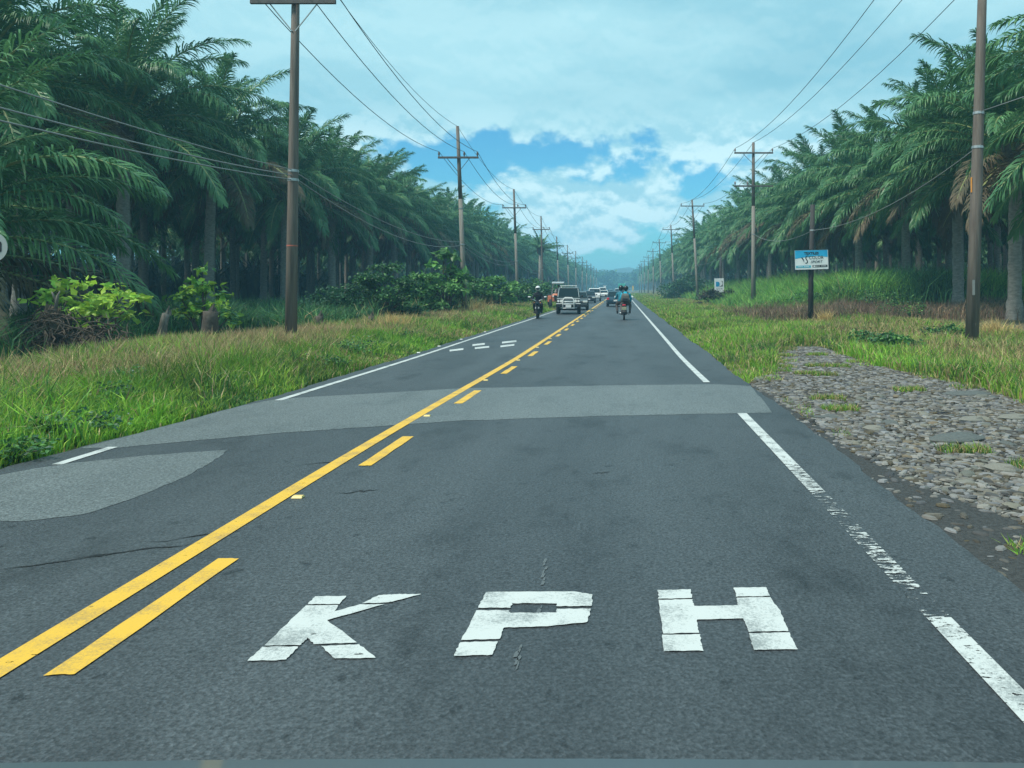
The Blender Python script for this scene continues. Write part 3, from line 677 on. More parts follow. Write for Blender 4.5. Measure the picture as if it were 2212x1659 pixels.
# left plantation
y = 29.0; k = 0
while y < 560:
    near = k < 9
    lab = ('%s oil palm along the roadside row of the left plantation' % ORD[k]).capitalize() if k < 12 else 'oil palm far along the roadside row of the left plantation'
    lab = lab[0].lower() + lab[1:]
    palm(-24.3 + jit(.8), y + jit(.8), 8.6 + 1.2 * (k < 3) + jit(.6), lab, 'left roadside row of oil palms', near, spear=(k % 3 == 0), dry=.45)
    y += 8.6 + (y > 200) * 3; k += 1
for row, (x0, ymax, dh) in enumerate(((-32, 330, .5), (-39.5, 210, 1.0), (-47, 150, 1.4))):
    y = 32.0 + row * 4; k = 0
    while y < ymax:
        if -x0 < .86 * y + 6:
            if k < 6 and row < 2:
                lab = '%s oil palm in the %s row back from the road, left plantation' % (ORD[k], ORD[row + 1])
            else: lab = 'oil palm deep in the left plantation behind the front rows'
            palm(x0 + jit(1), y + jit(1), 9.4 + dh + .8 * (y < 55) + jit(.7), lab, 'inner left rows of oil palms', row == 0 and k < 5, spear=(k % 4 == 1), dry=.15, young=.04 if k < 3 else 0)
            k += 1
        y += 8.8
palm(-19.6, 21.0, 2.9, 'low oil palm at the left picture edge with long fronds arching over the verge', 'left roadside row of oil palms', True, seed=77, scale=1.05, dry=.6)
# right plantation
y = 26.0; k = 0
while y < 560:
    near = k < 9
    lab = '%s oil palm along the roadside row of the right plantation' % ORD[k] if k < 12 else 'oil palm far along the roadside row of the right plantation'
    palm(18.6 - 1.6 * float(sstep(60, 160, y)) + jit(.7), y + jit(.8), 7.7 + .4 * float(sstep(50, 120, y)) + jit(.6), lab, 'right roadside row of oil palms', near, spear=(k % 4 == 2), dry=.55)
    y += 8.4 + (y > 200) * 3; k += 1
for row, (x0, ymax, dh) in enumerate(((26.5, 300, .5), (34.5, 190, 1.0), (42.5, 150, 1.4))):
    y = 34.0 + row * 9; k = 0
    while y < ymax:
        if x0 < .58 * y + 6:
            if k < 5 and row < 2: lab = '%s oil palm in the %s row back from the road, right plantation' % (ORD[k], ORD[row + 1])
            else: lab = 'oil palm deep in the right plantation behind the front rows'
            palm(x0 + jit(1), y + jit(1), 8.5 + dh + jit(.7), lab, 'inner right rows of oil palms', row == 0 and k < 3, dry=.2)
            k += 1
        y += 8.8
# the masses behind and the trees that close the road far off
Vs, Qs, Ts, Ms = [], [], [], []; nv = 0
LOW = [crown_mesh(300 + k, 2, .1) for k in range(3)]
spots = [(s * x, y) for s, x0 in ((-1, 54), (1, 50)) for x in np.arange(x0, x0 + 40, 8.5) for y in np.arange(20, 330, 9.0) if x < (.9 if s < 0 else .62) * y + 10]
spots += [(-38 - jit(6), y) for y in np.arange(215, 560, 11)] + [(34 + jit(6), y) for y in np.arange(195, 560, 11)] + [(-30 + jit(3), y) for y in np.arange(335, 560, 11)] + [(27 + jit(3), y) for y in np.arange(305, 560, 11)]
for (x, y) in spots:
    V_, q_, t_, mi, mats = random.choice(LOW); a = random.uniform(0, 6.28); s = random.uniform(.95, 1.15); h = 9.6 + jit(1); x += jit(1.2); y += jit(1.2)
    Vs.append(np.stack([(V_[:, 0] * math.cos(a) - V_[:, 1] * math.sin(a)) * s + x, (V_[:, 0] * math.sin(a) + V_[:, 1] * math.cos(a)) * s + y, V_[:, 2] * s + h], -1))
    Qs.append(q_ + nv); Ts.append(t_ + nv); Ms.append((mi[:len(q_)], mi[len(q_):])); nv += len(V_)
    tb = np.array([[x + .3 * math.cos(b), y + .3 * math.sin(b), z] for z in (-.2, h) for b in (0, 1.57, 3.14, 4.71)])
    Vs.append(tb); Qs.append(np.array([[nv + j, nv + (j + 1) % 4, nv + 4 + (j + 1) % 4, nv + 4 + j] for j in range(4)])); Ts.append(np.zeros((0, 3), int)); Ms.append((np.full(4, 4), np.zeros(0, int))); nv += 8
me = np_mesh('plantation_depths', np.concatenate(Vs), [np.concatenate(Qs), np.concatenate(Ts)], [M['frond'], M['rachis'], M['frond_dry'], M['frond_young'], M['trunk']])
me.polygons.foreach_set('material_index', np.concatenate([m[0] for m in Ms] + [m[1] for m in Ms]).astype(np.int32))
tag(obj('plantation_depths', me), 'far inner palms of the plantations that merge into one dark mass', 'palms', kind='stuff')

# ------------------------------------------------------------------ leafy shrubs and trees
def leaves(cent, size, col, up=.4):
    n = len(cent); d = rng.normal(0, 1, (n, 3)); d[:, 2] = d[:, 2] * .5 - .15; d /= np.linalg.norm(d, axis=1)[:, None]
    nr = rng.normal(0, .55, (n, 3)); nr[:, 2] += 1.0; s = np.cross(d, nr); s /= np.linalg.norm(s, axis=1)[:, None]; nn = np.cross(s, d)
    L = size[:, None]; wd = L * .30
    v = np.empty((n, 6, 3)); v[:, 0] = cent; v[:, 1] = cent + d * L * .4 + s * wd + nn * L * .06; v[:, 2] = cent + d * L * .45 - nn * L * .02; v[:, 3] = cent + d * L * .4 - s * wd + nn * L * .06
    v[:, 4] = cent + d * L * .80 + s * wd * .5 - nn * L * .05; v[:, 5] = cent + d * L - nn * L * .14
    b = (np.arange(n) * 6)[:, None]; c = np.repeat(col[:, None, :], 6, 1)
    return v.reshape(-1, 3), b + np.array([[0, 1, 2, 3]]), np.concatenate([b + np.array([[1, 4, 2]]), b + np.array([[4, 5, 2]]), b + np.array([[2, 5, 3]])]), c.reshape(-1, 3)
def shrub(name, label, loc, h, wd, ncl, nl, ls, pal, cat='shrub', group=None, low=.25, stems=4, stemmat='bark', flat=.45, seed=None):
    t = thing(name, label, cat, loc, 0, group)
    cl = []
    for k in range(ncl):
        a = random.uniform(0, 6.28); rr = wd / 2 * math.sqrt(random.random()); zz = h * (low + (1 - low) * random.random() ** .8) * (1 - .35 * (rr / (wd / 2)) ** 2)
        cl.append((rr * math.cos(a), rr * math.sin(a), zz))
    mb = MB()
    for k, c in enumerate(cl):
        if k % max(1, ncl // (stems * 3)) == 0:
            b0 = (random.uniform(-.06, .06) * wd, random.uniform(-.06, .06) * wd, -.1)
            m_ = (c[0] * .35 + random.uniform(-.1, .1), c[1] * .35, c[2] * .55); mb.tube([b0, m_, c], [.035 * h ** .5, .022 * h ** .5, .006], 5)
    mb.build('stem', M[stemmat], t, True)
    cl = np.array(cl); ci = rng.integers(0, ncl, nl); sg = wd / (ncl ** .45) * .36
    ce = cl[ci] + rng.normal(0, 1, (nl, 3)) * np.array([sg, sg, sg * flat]); ce[:, 2] = np.maximum(ce[:, 2], .04)
    pa = np.array(pal); c = pa[rng.integers(0, len(pa), nl)] * rng.uniform(.7, 1.3, (nl, 1)) * (rng.uniform(.75, 1.25, (ncl, 1))[ci])
    v, q_, t_, cc = leaves(ce, rng.uniform(.65, 1.3, nl) * ls, c); obj('foliage', np_mesh('foliage', v, [q_, t_], M['leaf'], cc), t)
    return t
LG = [(.36, .56, .06), (.44, .62, .08), (.24, .44, .06)]; MG = [(.095, .240, .055), (.130, .290, .060), (.065, .170, .050)]; DG = [(.040, .120, .050), (.056, .150, .054), (.032, .088, .044)]
def gl(px, py): v = ground_at(px, py); return (v.x, v.y, float(gh(v.x, v.y)))
# left edge: vine-covered stump with yellow-green sapling
t = thing('vine_stump', 'dark vine-covered stump in front of the low palm at left', 'stump', gl(110, 772))
mb = MB(); rv_ = random.Random(4)
for k in range(620):
    lump = rv_.random() < .62; cx, hx_, hz_ = (0, .62, 1.45) if lump else (1.15, .75, 1.0)
    a = rv_.uniform(0, 6.28); q_ = math.sqrt(rv_.random()); p_ = Vector((cx + hx_ * q_ * math.cos(a), .5 * q_ * math.sin(a), rv_.uniform(.05, hz_ * (1 - .45 * q_ * q_)))); pts = [p_.copy()]
    d_ = Vector((rv_.uniform(-1, 1), rv_.uniform(-1, 1), rv_.uniform(-1.2, .6))) * .16
    for j in range(5):
        d_ = d_ * .8 + Vector((rv_.uniform(-1, 1), rv_.uniform(-1, 1), rv_.uniform(-1.3, .7))) * .09; p_ = p_ + d_; p_.z = max(p_.z, .02); pts.append(p_.copy())
    mb.tube(pts, [.018, .016, .014, .012, .010, .006], 4, False)
mb.build('vine_tangle', M['vine'], t, True)
co_ = MB(); co_.ball((0, .12, .45), (.40, .30, .80), 14, 10, .5, 8); co_.ball((-.12, .15, 1.0), (.22, .18, .40), 10, 8, .5, 9); co_.ball((.9, .15, .25), (.45, .25, .45), 12, 8, .5, 3); co_.build('stump_core', M['boots'], t)
mb = MB(); mb.tube([(.1, 0, 1.2), (.16, 0, 1.62), (.22, 0, 1.74)], [.05, .03, .015], 5); mb.tube([(.14, 0, 1.45), (.05, 0, 1.66), (.02, 0, 1.72)], [.03, .02, .012], 5); mb.build('broken_branch', M['deadwood'], t, True)
shrub('sapling', 'yellow-green leafy sapling leaning over the vine-covered stump', gl(195, 760), 2.25, 2.5, 44, 620, .22, LG, 'sapling', low=.4, flat=.25)
shrub('sapling', 'small bright green sapling sprouting from a split stump beside the pole', gl(440, 745), 2.35, 1.55, 30, 640, .21, MG + LG, 'sapling', low=.45, flat=.3)
def stump(label, px, py, h, lean, r, mat='deadwood'):
    t = thing('stump', label, 'stump', gl(px, py)); mb = MB(); pts = []; rr = []
    for k in range(8):
        u = k / 7; pts.append((lean * u, 0.05 * math.sin(u * 5), -.15 + (h + .15) * u)); rr.append(r * (1.15 - .35 * u) * random.uniform(.88, 1.1))
    mb.tube(pts, rr, 9); mb.build('stump_body', M[mat], t, True)
    s = MB(); s.tube([(lean - .03, 0, h - .05), (lean + .05, .02, h + .22)], [r * .5, .012], 5); s.tube([(lean + .05, .03, h - .05), (lean + .08, .04, h + .12)], [r * .4, .01], 5); s.build('splinter', M[mat], t)
stump('leaning broken stump with pale bark, left of the small bright sapling', 335, 752, 1.05, .34, .13)
stump('dark split stump under the small bright sapling', 450, 752, 1.1, .10, .24, 'bark')
stump('leaning pale stump at the foot of the small bright sapling', 428, 752, .9, .26, .10)
stump('small dark stump in dry grass right of the near left pole', 690, 722, .75, .02, .17, 'bark')
stump('low rotten stump in dry grass left of the second left pole', 795, 716, .62, .14, .13, 'bark')
# left hedge of shrubs
HG = 'shrubs along the left verge'
shrub('shrub', 'dark feathery shrub beneath the palms right of the near left pole', gl(735, 703), 1.9, 4.2, 50, 5200, .15, DG, group=HG, low=.1)
shrub('shrub', 'tall dark rounded shrub left of the cecropia sapling', gl(835, 700), 2.9, 3.0, 50, 5200, .17, DG + MG[:1], group=HG, low=.1)
shrub('shrub', 'light green shrub at the foot of the second left pole', gl(920, 690), 2.7, 3.0, 46, 4200, .22, MG, group=HG, low=.08)
shrub('cecropia_sapling', 'tall open sapling with broad layered leaves beside the second left pole', gl(962, 686), 3.9, 2.3, 20, 620, .42, MG, 'sapling', low=.45, flat=.25)
shrub('shrub', 'low dark shrub behind the base of the second left pole', gl(985, 684), 1.6, 2.6, 36, 2600, .17, DG + MG, group=HG, low=.08)
shrub('shrub', 'broad layered green shrub between the second and third left poles', gl(1058, 672), 2.9, 4.0, 40, 3200, .30, MG, group=HG, low=.12, flat=.3)
shrub('shrub', 'low green shrub behind the third left pole', gl(1110, 665), 2.3, 3.6, 36, 2600, .26, MG + DG, group=HG, low=.08)
shrub('shrub', 'dark green shrub behind the oncoming motorcyclist', gl(1150, 658), 2.7, 5.0, 50, 3600, .30, DG + MG, group=HG, low=.06)
for k, (px, py) in enumerate(((1172, 650), (1190, 645), (1205, 642))): shrub('shrub', 'distant green shrub on the left verge beyond the tractor', gl(px, py), 2.8, 6.0, 30, 1500, .45, DG + MG, group='distant left verge shrubs', low=.05)
for (px, py, h, wd, lab) in ((20, 990, .25, .7, 'dark leafy weed nearest the road at the left picture edge'), (240, 880, .38, 1.2, 'broad dark leafy weed in the left verge'), (270, 850, .45, 1.1, 'dark green weed below the yellow-green sapling'), (750, 772, .45, 1.8, 'dark low weed patch at the left road edge'), (130, 940, .3, 1.1, 'dark low weed patch in bright grass at far left'), (680, 800, .35, 1.2, 'low leafy weed beside the left edge line'), (850, 742, .4, 1.6, 'low dark weed below the dry grass tussock')):
    shrub('weed', lab, gl(px, py), h, wd, 26, 800, .065, DG + MG, 'weed', 'leafy weeds in the left verge', low=.05, stems=2)
# right side
shrub('shrub', 'dark broad-leaved shrub beside the blue roadside sign', gl(1830, 662), 2.6, 2.6, 30, 1300, .34, DG, low=.3)
shrub('shrub', 'dark vine heap around the post of the small sign', (9.3, 74, .1), 1.5, 4.2, 40, 3200, .20, [(.045, .045, .03), (.03, .05, .03), (.07, .05, .035)], low=.05)
shrub('shrub', 'dark green shrub at the far right poles', (10.0, 118, .1), 3.9, 9.0, 70, 5200, .36, DG, low=.05)
shrub('shrub', 'small dark shrub right of the near right pole', (19.3, 43.0, .1), 1.3, 1.3, 20, 900, .15, DG, low=.05)
for (x, y, h, wd, lab) in ((7.1, 19.8, .6, 1.1, 'dark leafy weed at the back edge of the gravel'), (6.9, 21.5, .55, 1.4, 'grey-green weed behind the gravel'), (10.4, 24.5, .5, 1.5, 'low green weed beside the near right pole'), (13.2, 36, 1.3, 2.0, 'green fern-like weed behind the blue sign'), (14.2, 44, 1.5, 3, 'pale green feathery weed in the right grass bank'), (16.5, 46.5, 1.9, 2.6, 'taller green weed right of the feathery weed in the grass bank'), (11.2, 47, 1.5, 2.2, 'bushy green weed left of the blue sign in the grass bank'), (20.5, 47.5, 2.2, 2.6, 'bushy green weed below the cane leaves at right')):
    shrub('weed', lab, (x, y, float(gh(x, y))), h, wd, 26, 1100, .11, DG + MG, 'weed', 'leafy weeds on the right verge', low=.05, stems=2)
# dry tussocks
def tussock(label, px, py, h, wd, n=420):
    g_ = gl(px, py); a = rng.uniform(0, 6.28, n); rr = np.abs(rng.normal(0, wd / 2, n)); P = np.stack([g_[0] + rr * np.cos(a), g_[1] + rr * np.sin(a), np.full(n, g_[2])], -1)
    c = DRY[rng.integers(0, 3, n)] * rng.uniform(.8, 1.3, (n, 1)) * np.array([1.1, 1.05, .9])
    v, q_, t_, cc = blades(P, h * rng.uniform(.5, 1.2, n), np.full(n, .022), rng.uniform(.1, .7, n), c)
    o = obj('grass_tussock', np_mesh('grass_tussock', v, [q_, t_], M['blade'], cc)); tag(o, label, 'tussock', kind='stuff')
tussock('straw-yellow dry tussock left of the second left pole', 850, 728, .85, .9)
tussock('tall dry grass tussock right of the second left pole', 1030, 686, 1.2, 1.3)
tussock('yellow dry tussock at the foot of the blue sign', 1782, 708, .75, .45, 260)
tussock('dry straw tussock behind the near right pole', 2150, 735, .7, .9)

# lone feather palm beyond the left poles
t = thing('feather_palm', 'lone stiff feather palm standing out behind the fourth left pole', 'palm tree', (-13.5, 126, -.1))
V_, q_, t_, nr = frond_geo(5, 40, 34, 3.6, 40, .09, 2, .55)
fm = np_mesh('frond', V_, [q_, t_], M['frond'])
MB().tube([(0, 0, -.2), (0, 0, 3.5), (.1, 0, 8.2)], [.3, .24, .24], 8).build('trunk', M['trunk'], t, True)
c = obj('crown', CORE, t); c.location = (.1, 0, 8.2); c.scale = (.95, .95, .9)
for k in range(26):
    f = obj('frond', fm, c); f.rotation_euler = (0, R(random.uniform(-45, 55)), k * 2.4); f.rotation_mode = 'XYZ'; s = random.uniform(.8, 1.15); f.scale = (s, s, s)
# broadleaf trees closing the far end of the road
for k, (x, y, h, wd, lab) in enumerate(((-16, 585, 17, 26, 'far rounded tree closing the road on the left'), (4, 640, 16, 26, 'far tree mass in the middle of the vanishing road'), (17, 600, 19, 24, 'far tall rounded tree closing the road on the right'), (-34, 620, 20, 30, 'far dark tree crown above the distant left palms'), (36, 610, 20, 28, 'far dark tree crown above the distant right palms'))):
    shrub('broadleaf_tree', lab, (x, y, -.1), h, wd, 60, 2600, 2.2, DG + MG[:1], 'tree', low=.15, stems=3)

# ------------------------------------------------------------------ hills
hx = np.linspace(-1000, 1000, 120); hy = np.linspace(820, 1150, 24)
X, Y = np.meshgrid(hx, hy); u = (Y - 820) / 330
ridge = 20 + 5 * np.sin(X * .006 + 1.0) + 3 * np.sin(X * .017) + 2 * np.sin(X * .041 + 2) + 5 * np.exp(-((X + 330) / 170) ** 2)
Z = ridge * np.sin(np.pi * np.clip(u, 0, 1)) ** .9 * (1 + .10 * np.sin(X * .05 + Y * .06) + .07 * np.sin(X * .11 - Y * .09)) - 1.0
idx = np.arange(X.size).reshape(X.shape); q = np.stack([idx[:-1, :-1], idx[:-1, 1:], idx[1:, 1:], idx[1:, :-1]], -1).reshape(-1, 4)
M['hill'] = material('hill_forest', (.030, .060, .035), .95, var=(.050, .085, .045), vscale=.06, bump=1, bscale=.3, space='World')
tag(obj('hills', np_mesh('hills', np.stack([X, Y, Z], -1).reshape(-1, 3), [q], M['hill'], smooth=True)), kind='structure')

# ------------------------------------------------------------------ utility poles and cables
def lerp(a, b, t): return a + (b - a) * t
def pole(label, x, y, h, arms, lean=0.0, r0=.155, r1=.095, group=None, bands=(), pale=True, brace=True, extras=None):
    z0 = float(gh(x, y)); t = thing('utility_pole', label, 'utility pole', (x, y, z0), 0, group)
    hz = h * .62 if pale else 0
    pt = lambda z: (lean * z / h, 0, z)
    rr = lambda z: lerp(r0, r1, max(0, z) / h)
    if pale:
        MB().tube([pt(-.4), pt(h * .3), pt(hz)], [rr(0), rr(h * .3), rr(hz)], 12).build('pole_shaft', M['wood_pale'], t, True)
        MB().tube([pt(hz), pt(h * .8), pt(h)], [rr(hz) * .995, rr(h * .8), rr(h)], 12).build('pole_top', M['wood_dark'], t, True)
    else: MB().tube([pt(-.4), pt(h * .33), pt(h * .66), pt(h)], [rr(0), rr(h * .33), rr(h * .66), rr(h)], 12).build('pole_shaft', M['wood_dark'], t, True)
    tips = []
    for (za, hwid, ins) in arms:
        cx = pt(za)[0]
        MB().box((cx, -.16, za), (2 * hwid, .09, .115)).build('crossarm', M['arm'], t, bevel=.008)
        if brace:
            for s in (-1, 1): MB().tube([(cx + s * hwid * .55, -.13, za - .05), (cx + s * .04, -.12, za - .80)], .018, 5).build('brace', M['steel' if not pale else 'arm'], t)
        for xi in ins:
            MB().tube([(cx + xi, -.16, za + .05), (cx + xi, -.16, za + .12), (cx + xi, -.16, za + .16), (cx + xi, -.16, za + .22), (cx + xi, -.16, za + .26), (cx + xi, -.16, za + .34)], [.03, .03, .07, .05, .065, .03], 8).build('insulator', M['porcelain'], t)
            tips.append(Vector((x + cx + xi, y - .16, z0 + za + .34)))
    for zb in bands: MB().tube([pt(zb - .035), pt(zb + .035)], rr(zb) + .012, 12).build('band', M['steel'], t)
    if extras: extras(t, pt, rr)
    top = Vector((x + lean, y, z0 + h)); return tips, top, lambda z: Vector((x + lean * z / h, y - rr(z) - .02, z0 + z))
LG_ = 'wooden power poles left of the road'; RG_ = 'wooden power poles right of the road'
LP = []
def ex_a(t, pt, rr):
    MB().tube([pt(2.9), pt(2.93)], rr(2.9) + .004, 12).build('paint_ring', material('red_ring', (.5, .12, .08), .7), t)
    MB().box((rr(5) + .02, -.03, 5.0), (.03, .06, .9)).build('split', M['deadwood'], t)
lspec = [(-9.4, -6, 11.4, 0, ()), (-9.23, 21.4, 11.5, .16, (4.75, 5.0)), (-9.17, 44.9, 11.2, -.45, (4.3, 6.4)), (-10.3, 76, 11.5, -.42, (4.4,)), (-10.9, 106, 11.8, -.3, (4.4,)), (-11.2, 137, 11.0, -.5, (4.4,)), (-11.6, 168, 11.4, -.4, ()), (-11.8, 198, 11.5, -.2, ()), (-11.9, 229, 11.4, 0, ()), (-12, 260, 11.5, 0, ()), (-12, 292, 11.4, .1, ()), (-12, 325, 11.4, 0, ()), (-12, 360, 11.4, 0, ())]
for k, (x, y, h, ln, bn) in enumerate(lspec):
    if k == 0:   # stands behind the viewer: only the cables reach it
        LP.append(([Vector((x + d, y, 9.75)) for d in (-1.12, .35, 1.12)], Vector((x, y, 11.4)), lambda z, x=x, y=y: Vector((x, y, z)))); continue
    lab = ('%s wooden power pole on the left, counted from the viewer' % ORD[k - 1]) if k < 8 else 'distant wooden power pole near the vanishing end of the left row'
    LP.append(pole(lab, x, y, h, [(h - 1.85, 1.18, (-1.12, .35, 1.12))], ln, .165, .095, LG_, bn, pale=(k not in (1, 4)), extras=ex_a if k == 1 else None))
RP = []
def ex_r(t, pt, rr):
    MB().box((pt(4.6)[0] - rr(4.6) - .012, -.05, 4.6), (.022, .04, .42)).build('marker_strip', M['amber'], t)
    MB().box((pt(1.9)[0] - .08, -rr(1.9) - .004, 1.75), (.07, .012, .42)).build('number_plate', material('faded_plate', (.20, .21, .20), .7), t)
rspec = [(9.8, -14, 12.5, 0, ()), (9.73, 21.4, 12.6, .38, (6.6, 5.65)), (9.73, 57, 12.4, .0, (5.6,)), (9.3, 94, 12.5, -.75, (4.4,)), (8.9, 131, 12.5, -.6, (4.4,)), (8.6, 168, 12.5, -.5, ()), (8.4, 205, 12.4, -.2, ()), (8.2, 242, 12.4, 0, ()), (8.1, 280, 12.4, 0, ()), (8, 318, 12.4, 0, ()), (8, 356, 12.4, 0, ())]
for k, (x, y, h, ln, bn) in enumerate(rspec):
    if k == 0:
        RP.append(([Vector((x + d, y, 12.0)) for d in (-1.38, 1.38)], Vector((x, y, 12.7)), lambda z, x=x, y=y: Vector((x, y, z)))); continue
    lab = ('%s wooden power pole on the right, counted from the viewer' % ORD[k - 1]) if k < 7 else 'distant wooden power pole near the vanishing end of the right row'
    arms = [(h - .8, 1.44, (-1.38, 1.38))]
    if k == 2: arms.append((h - 3.25, 1.44, (-1.38, -.45)))
    RP.append(pole(lab, x, y, h, arms, ln, .185, .10, RG_, bn, pale=(k != 1), extras=ex_r if k == 1 else None))
def span(a, b, sag, n=14): return [a.lerp(b, i_ / n) - Vector((0, 0, sag * 4 * (i_ / n) * (1 - i_ / n))) for i_ in range(n + 1)]
def cable(label, pts, sags, r=.014, mat='cable', group=None):
    mb = MB(); p = []
    for i_ in range(len(pts) - 1):
        s = span(pts[i_], pts[i_ + 1], sags if isinstance(sags, (int, float)) else sags[i_]); p += s if not p else s[1:]
    rr = [r * (1 + max(0, q_.y - 40) * .006) for q_ in p]
    mb.tube(p, rr, 5); o = mb.build('power_cable', M[mat], None, True); return tag(o, label, 'cable', group)
CG = 'cables strung along the left poles'
for j, nm in enumerate(('outer left', 'inner', 'roadside')): cable('%s conductor on the crossarm insulators of the left poles' % nm, [p_[0][j] for p_ in LP], [.8, .75, .9] + [.9] * 12, group=CG)
cable('topmost wire running over the tips of the left poles', [p_[1] for p_ in LP], .7, .011, group=CG)
cable('upper telephone cable slung low along the left poles', [LP[0][2](5.6), LP[1][2](5.02), LP[2][2](4.45), LP[3][2](4.4), LP[4][2](4.4)], [.55, .55, .5, .5], .014, 'cable_pale', CG)
cable('middle telephone cable slung low along the left poles', [LP[0][2](5.1) + Vector((-.1, 0, 0)), LP[1][2](4.86), LP[2][2](4.25), LP[3][2](4.2), LP[4][2](4.2)], [.6, .75, .6, .6], .016, 'cable_pale', CG)
cable('lowest telephone cable, ending at the near left pole', [LP[0][2](4.8) + Vector((-.2, 0, 0)), LP[1][2](4.74)], [.6], .016, 'cable_pale', CG)
CG = 'cables strung along the right poles'
cable('left conductor on the crossarms of the right poles', [p_[0][0] for p_ in RP], 1.0, group=CG)
cable('right conductor on the crossarms of the right poles', [p_[0][1] for p_ in RP], 1.0, group=CG)
cable('topmost wire running over the tips of the right poles', [p_[1] for p_ in RP], .9, group=CG)

# ------------------------------------------------------------------ signs
def text_mesh(name, body, size, mat, parent, loc, sx=1.0, shear=0.0, bold=0.0, rz=0.0):
    cu = bpy.data.curves.new(name, 'FONT'); cu.body = body; cu.size = size; cu.align_x = 'CENTER'; cu.align_y = 'CENTER'; cu.extrude = .002; cu.shear = shear; cu.offset = bold; cu.resolution_u = 2
    o = bpy.data.objects.new(name, cu); COL.objects.link(o); bpy.context.view_layer.update()
    me = bpy.data.meshes.new_from_object(o.evaluated_get(bpy.context.evaluated_depsgraph_get())); bpy.data.objects.remove(o)
    me.materials.clear(); me.materials.append(M[mat]); p_ = obj(name, me, parent); p_.rotation_euler = (R(90), rz, 0); p_.location = loc; p_.scale = (sx, 1, 1); return p_
M['sign_white'] = material('sign_white', (.78, .80, .80), .45, var=(.68, .72, .73), vscale=3)
M['sign_blue'] = material('sign_blue', (.015, .33, .62), .4, var=(.03, .42, .70), vscale=4)
M['sign_teal'] = material('sign_teal', (.08, .42, .55), .4)
M['logo_blue'] = material('logo_blue', (.01, .28, .52), .4)
# blue and white board on its dark stub pole
bx_, by_ = 8.28, 33.8; bz = float(gh(bx_, by_))
t = thing('stub_pole', 'short dark pole carrying the blue and white advertising board', 'pole', (bx_, by_, bz))
MB().tube([(0, 0, -.3), (.03, 0, 2.5), (.10, 0, 5.35 - bz)], [.125, .115, .10], 12).build('pole_shaft', M['wood_black'], t, True)
MB().tube([(.08, 0, 4.2), (.08, 0, 4.27)], .118, 12).build('band', M['steel'], t)
RPstub = Vector((bx_ + .08, by_ - .13, bz + 4.23))
cable('low cable tied from the right poles to the dark stub pole', [RP[1][2](5.7), RPstub, RP[2][2](5.6), RP[3][2](4.5), RP[4][2](4.4)], [.5, .5, .6, .5], .013, 'cable_pale', CG)
cable('upper low cable leaving the near right pole past the right picture edge', [RP[1][2](6.62), Vector((12.5, 4, 6.9))], [.2], .013, 'cable_pale', CG)
t = thing('advertising_board', 'blue and white advertising board reading textiles VS color sport', 'sign', (bx_, by_ - .16, 2.93))
t.rotation_euler = (0, R(-1.6), R(3))
MB().box((0, 0, 0), (1.50, .03, .86)).build('board', M['sign_white'], t, bevel=.006)
fr = MB()
for z in (-.435, .435): fr.box((0, -.004, z), (1.53, .05, .02))
for x in (-.757, .757): fr.box((x, -.004, 0), (.02, .05, .86))
fr.build('frame', M['black'], t)
top = [(-.72, .41), (.72, .41), (.72, .10), (.45, .14), (.2, .16), (-.1, .12), (-.4, .10), (-.72, .05)]
MB().plate([(x, -.018, z) for x, z in top], (0, -1, 0), .003).build('blue_band', M['sign_blue'], t)
text_mesh('lettering', 'TEXTILES', .15, 'ink', t, (0.0, -.024, .27), 1.05, 0, .006)
text_mesh('lettering', 'COLOR', .20, 'ink', t, (.21, -.024, .085), .95)
text_mesh('lettering', 'SPORT', .155, 'ink', t, (.21, -.024, -.10), 1.1, .3)
mk = MB()
mk.plate([(-.46, -.021, .10), (-.40, -.021, .10), (-.33, -.021, 0), (-.33, -.021, -.13), (-.37, -.021, -.03)], (0, -1, 0), .003)
sw = [(-.12, .14), (-.17, .155), (-.22, .13), (-.235, .06), (-.19, 0), (-.16, -.06), (-.17, -.13), (-.22, -.17), (-.28, -.16), (-.28, -.12), (-.24, -.135), (-.205, -.11), (-.20, -.06), (-.235, -.01), (-.275, .06), (-.25, .15), (-.18, .185), (-.12, .17)]
mk.plate([(x, -.021, z) for x, z in sw], (0, -1, 0), .003); mk.build('emblem', M['ink'], t)
MB().box((-.36, -.019, -.30), (.66, .004, .10)).build('strap_line', M['sign_teal'], t)
MB().box((.37, -.019, -.29), (.66, .004, .10)).build('strap_line', M['ink'], t)
for x0, z0_, mtl in ((-.36, -.30, 'sign_white'), (.40, -.29, 'sign_white')):
    b = MB()
    for k in range(9):
        if k != 4: b.box((x0 - .24 + k * .058, -.024, z0_), (.034, .003, .035))
    b.build('small_print', M[mtl], t)
b = MB(); b.box((.11, -.024, -.29), (.06, .003, .06)); b.build('phone_mark', M['sign_white'], t)
# smaller white board further on
t = thing('stub_pole', 'short dark pole behind the small white advertising board', 'pole', (9.75, 76.4, -.05))
MB().tube([(0, 0, -.3), (.05, 0, 4.9)], [.14, .11], 10).build('pole_shaft', M['wood_black'], t, True)
t = thing('advertising_board', 'small white upright board with a blue half-round emblem', 'sign', (9.62, 76.2, 2.0)); t.rotation_euler = (0, R(-1.2), R(4))
MB().box((0, 0, 0), (.95, .03, 1.38)).build('board', M['sign_white'], t, bevel=.006)
MB().plate([(-.33, -.018, .36)] + [(-.12 + .17 * math.sin(a) * 1.0, -.018, .12 + .24 * math.cos(a)) for a in np.linspace(0, math.pi, 10)] + [(-.33, -.018, -.12)], (0, -1, 0), .004).build('emblem', M['logo_blue'], t)
MB().plate([(.35, -.018, .42), (.35, -.018, -.12), (-.05, -.018, -.13), (.16, -.018, -.07), (.28, -.018, .03), (.325, -.018, .16), (.30, -.018, .30), (.22, -.018, .42)], (0, -1, 0), .004).build('emblem', M['ink'], t)
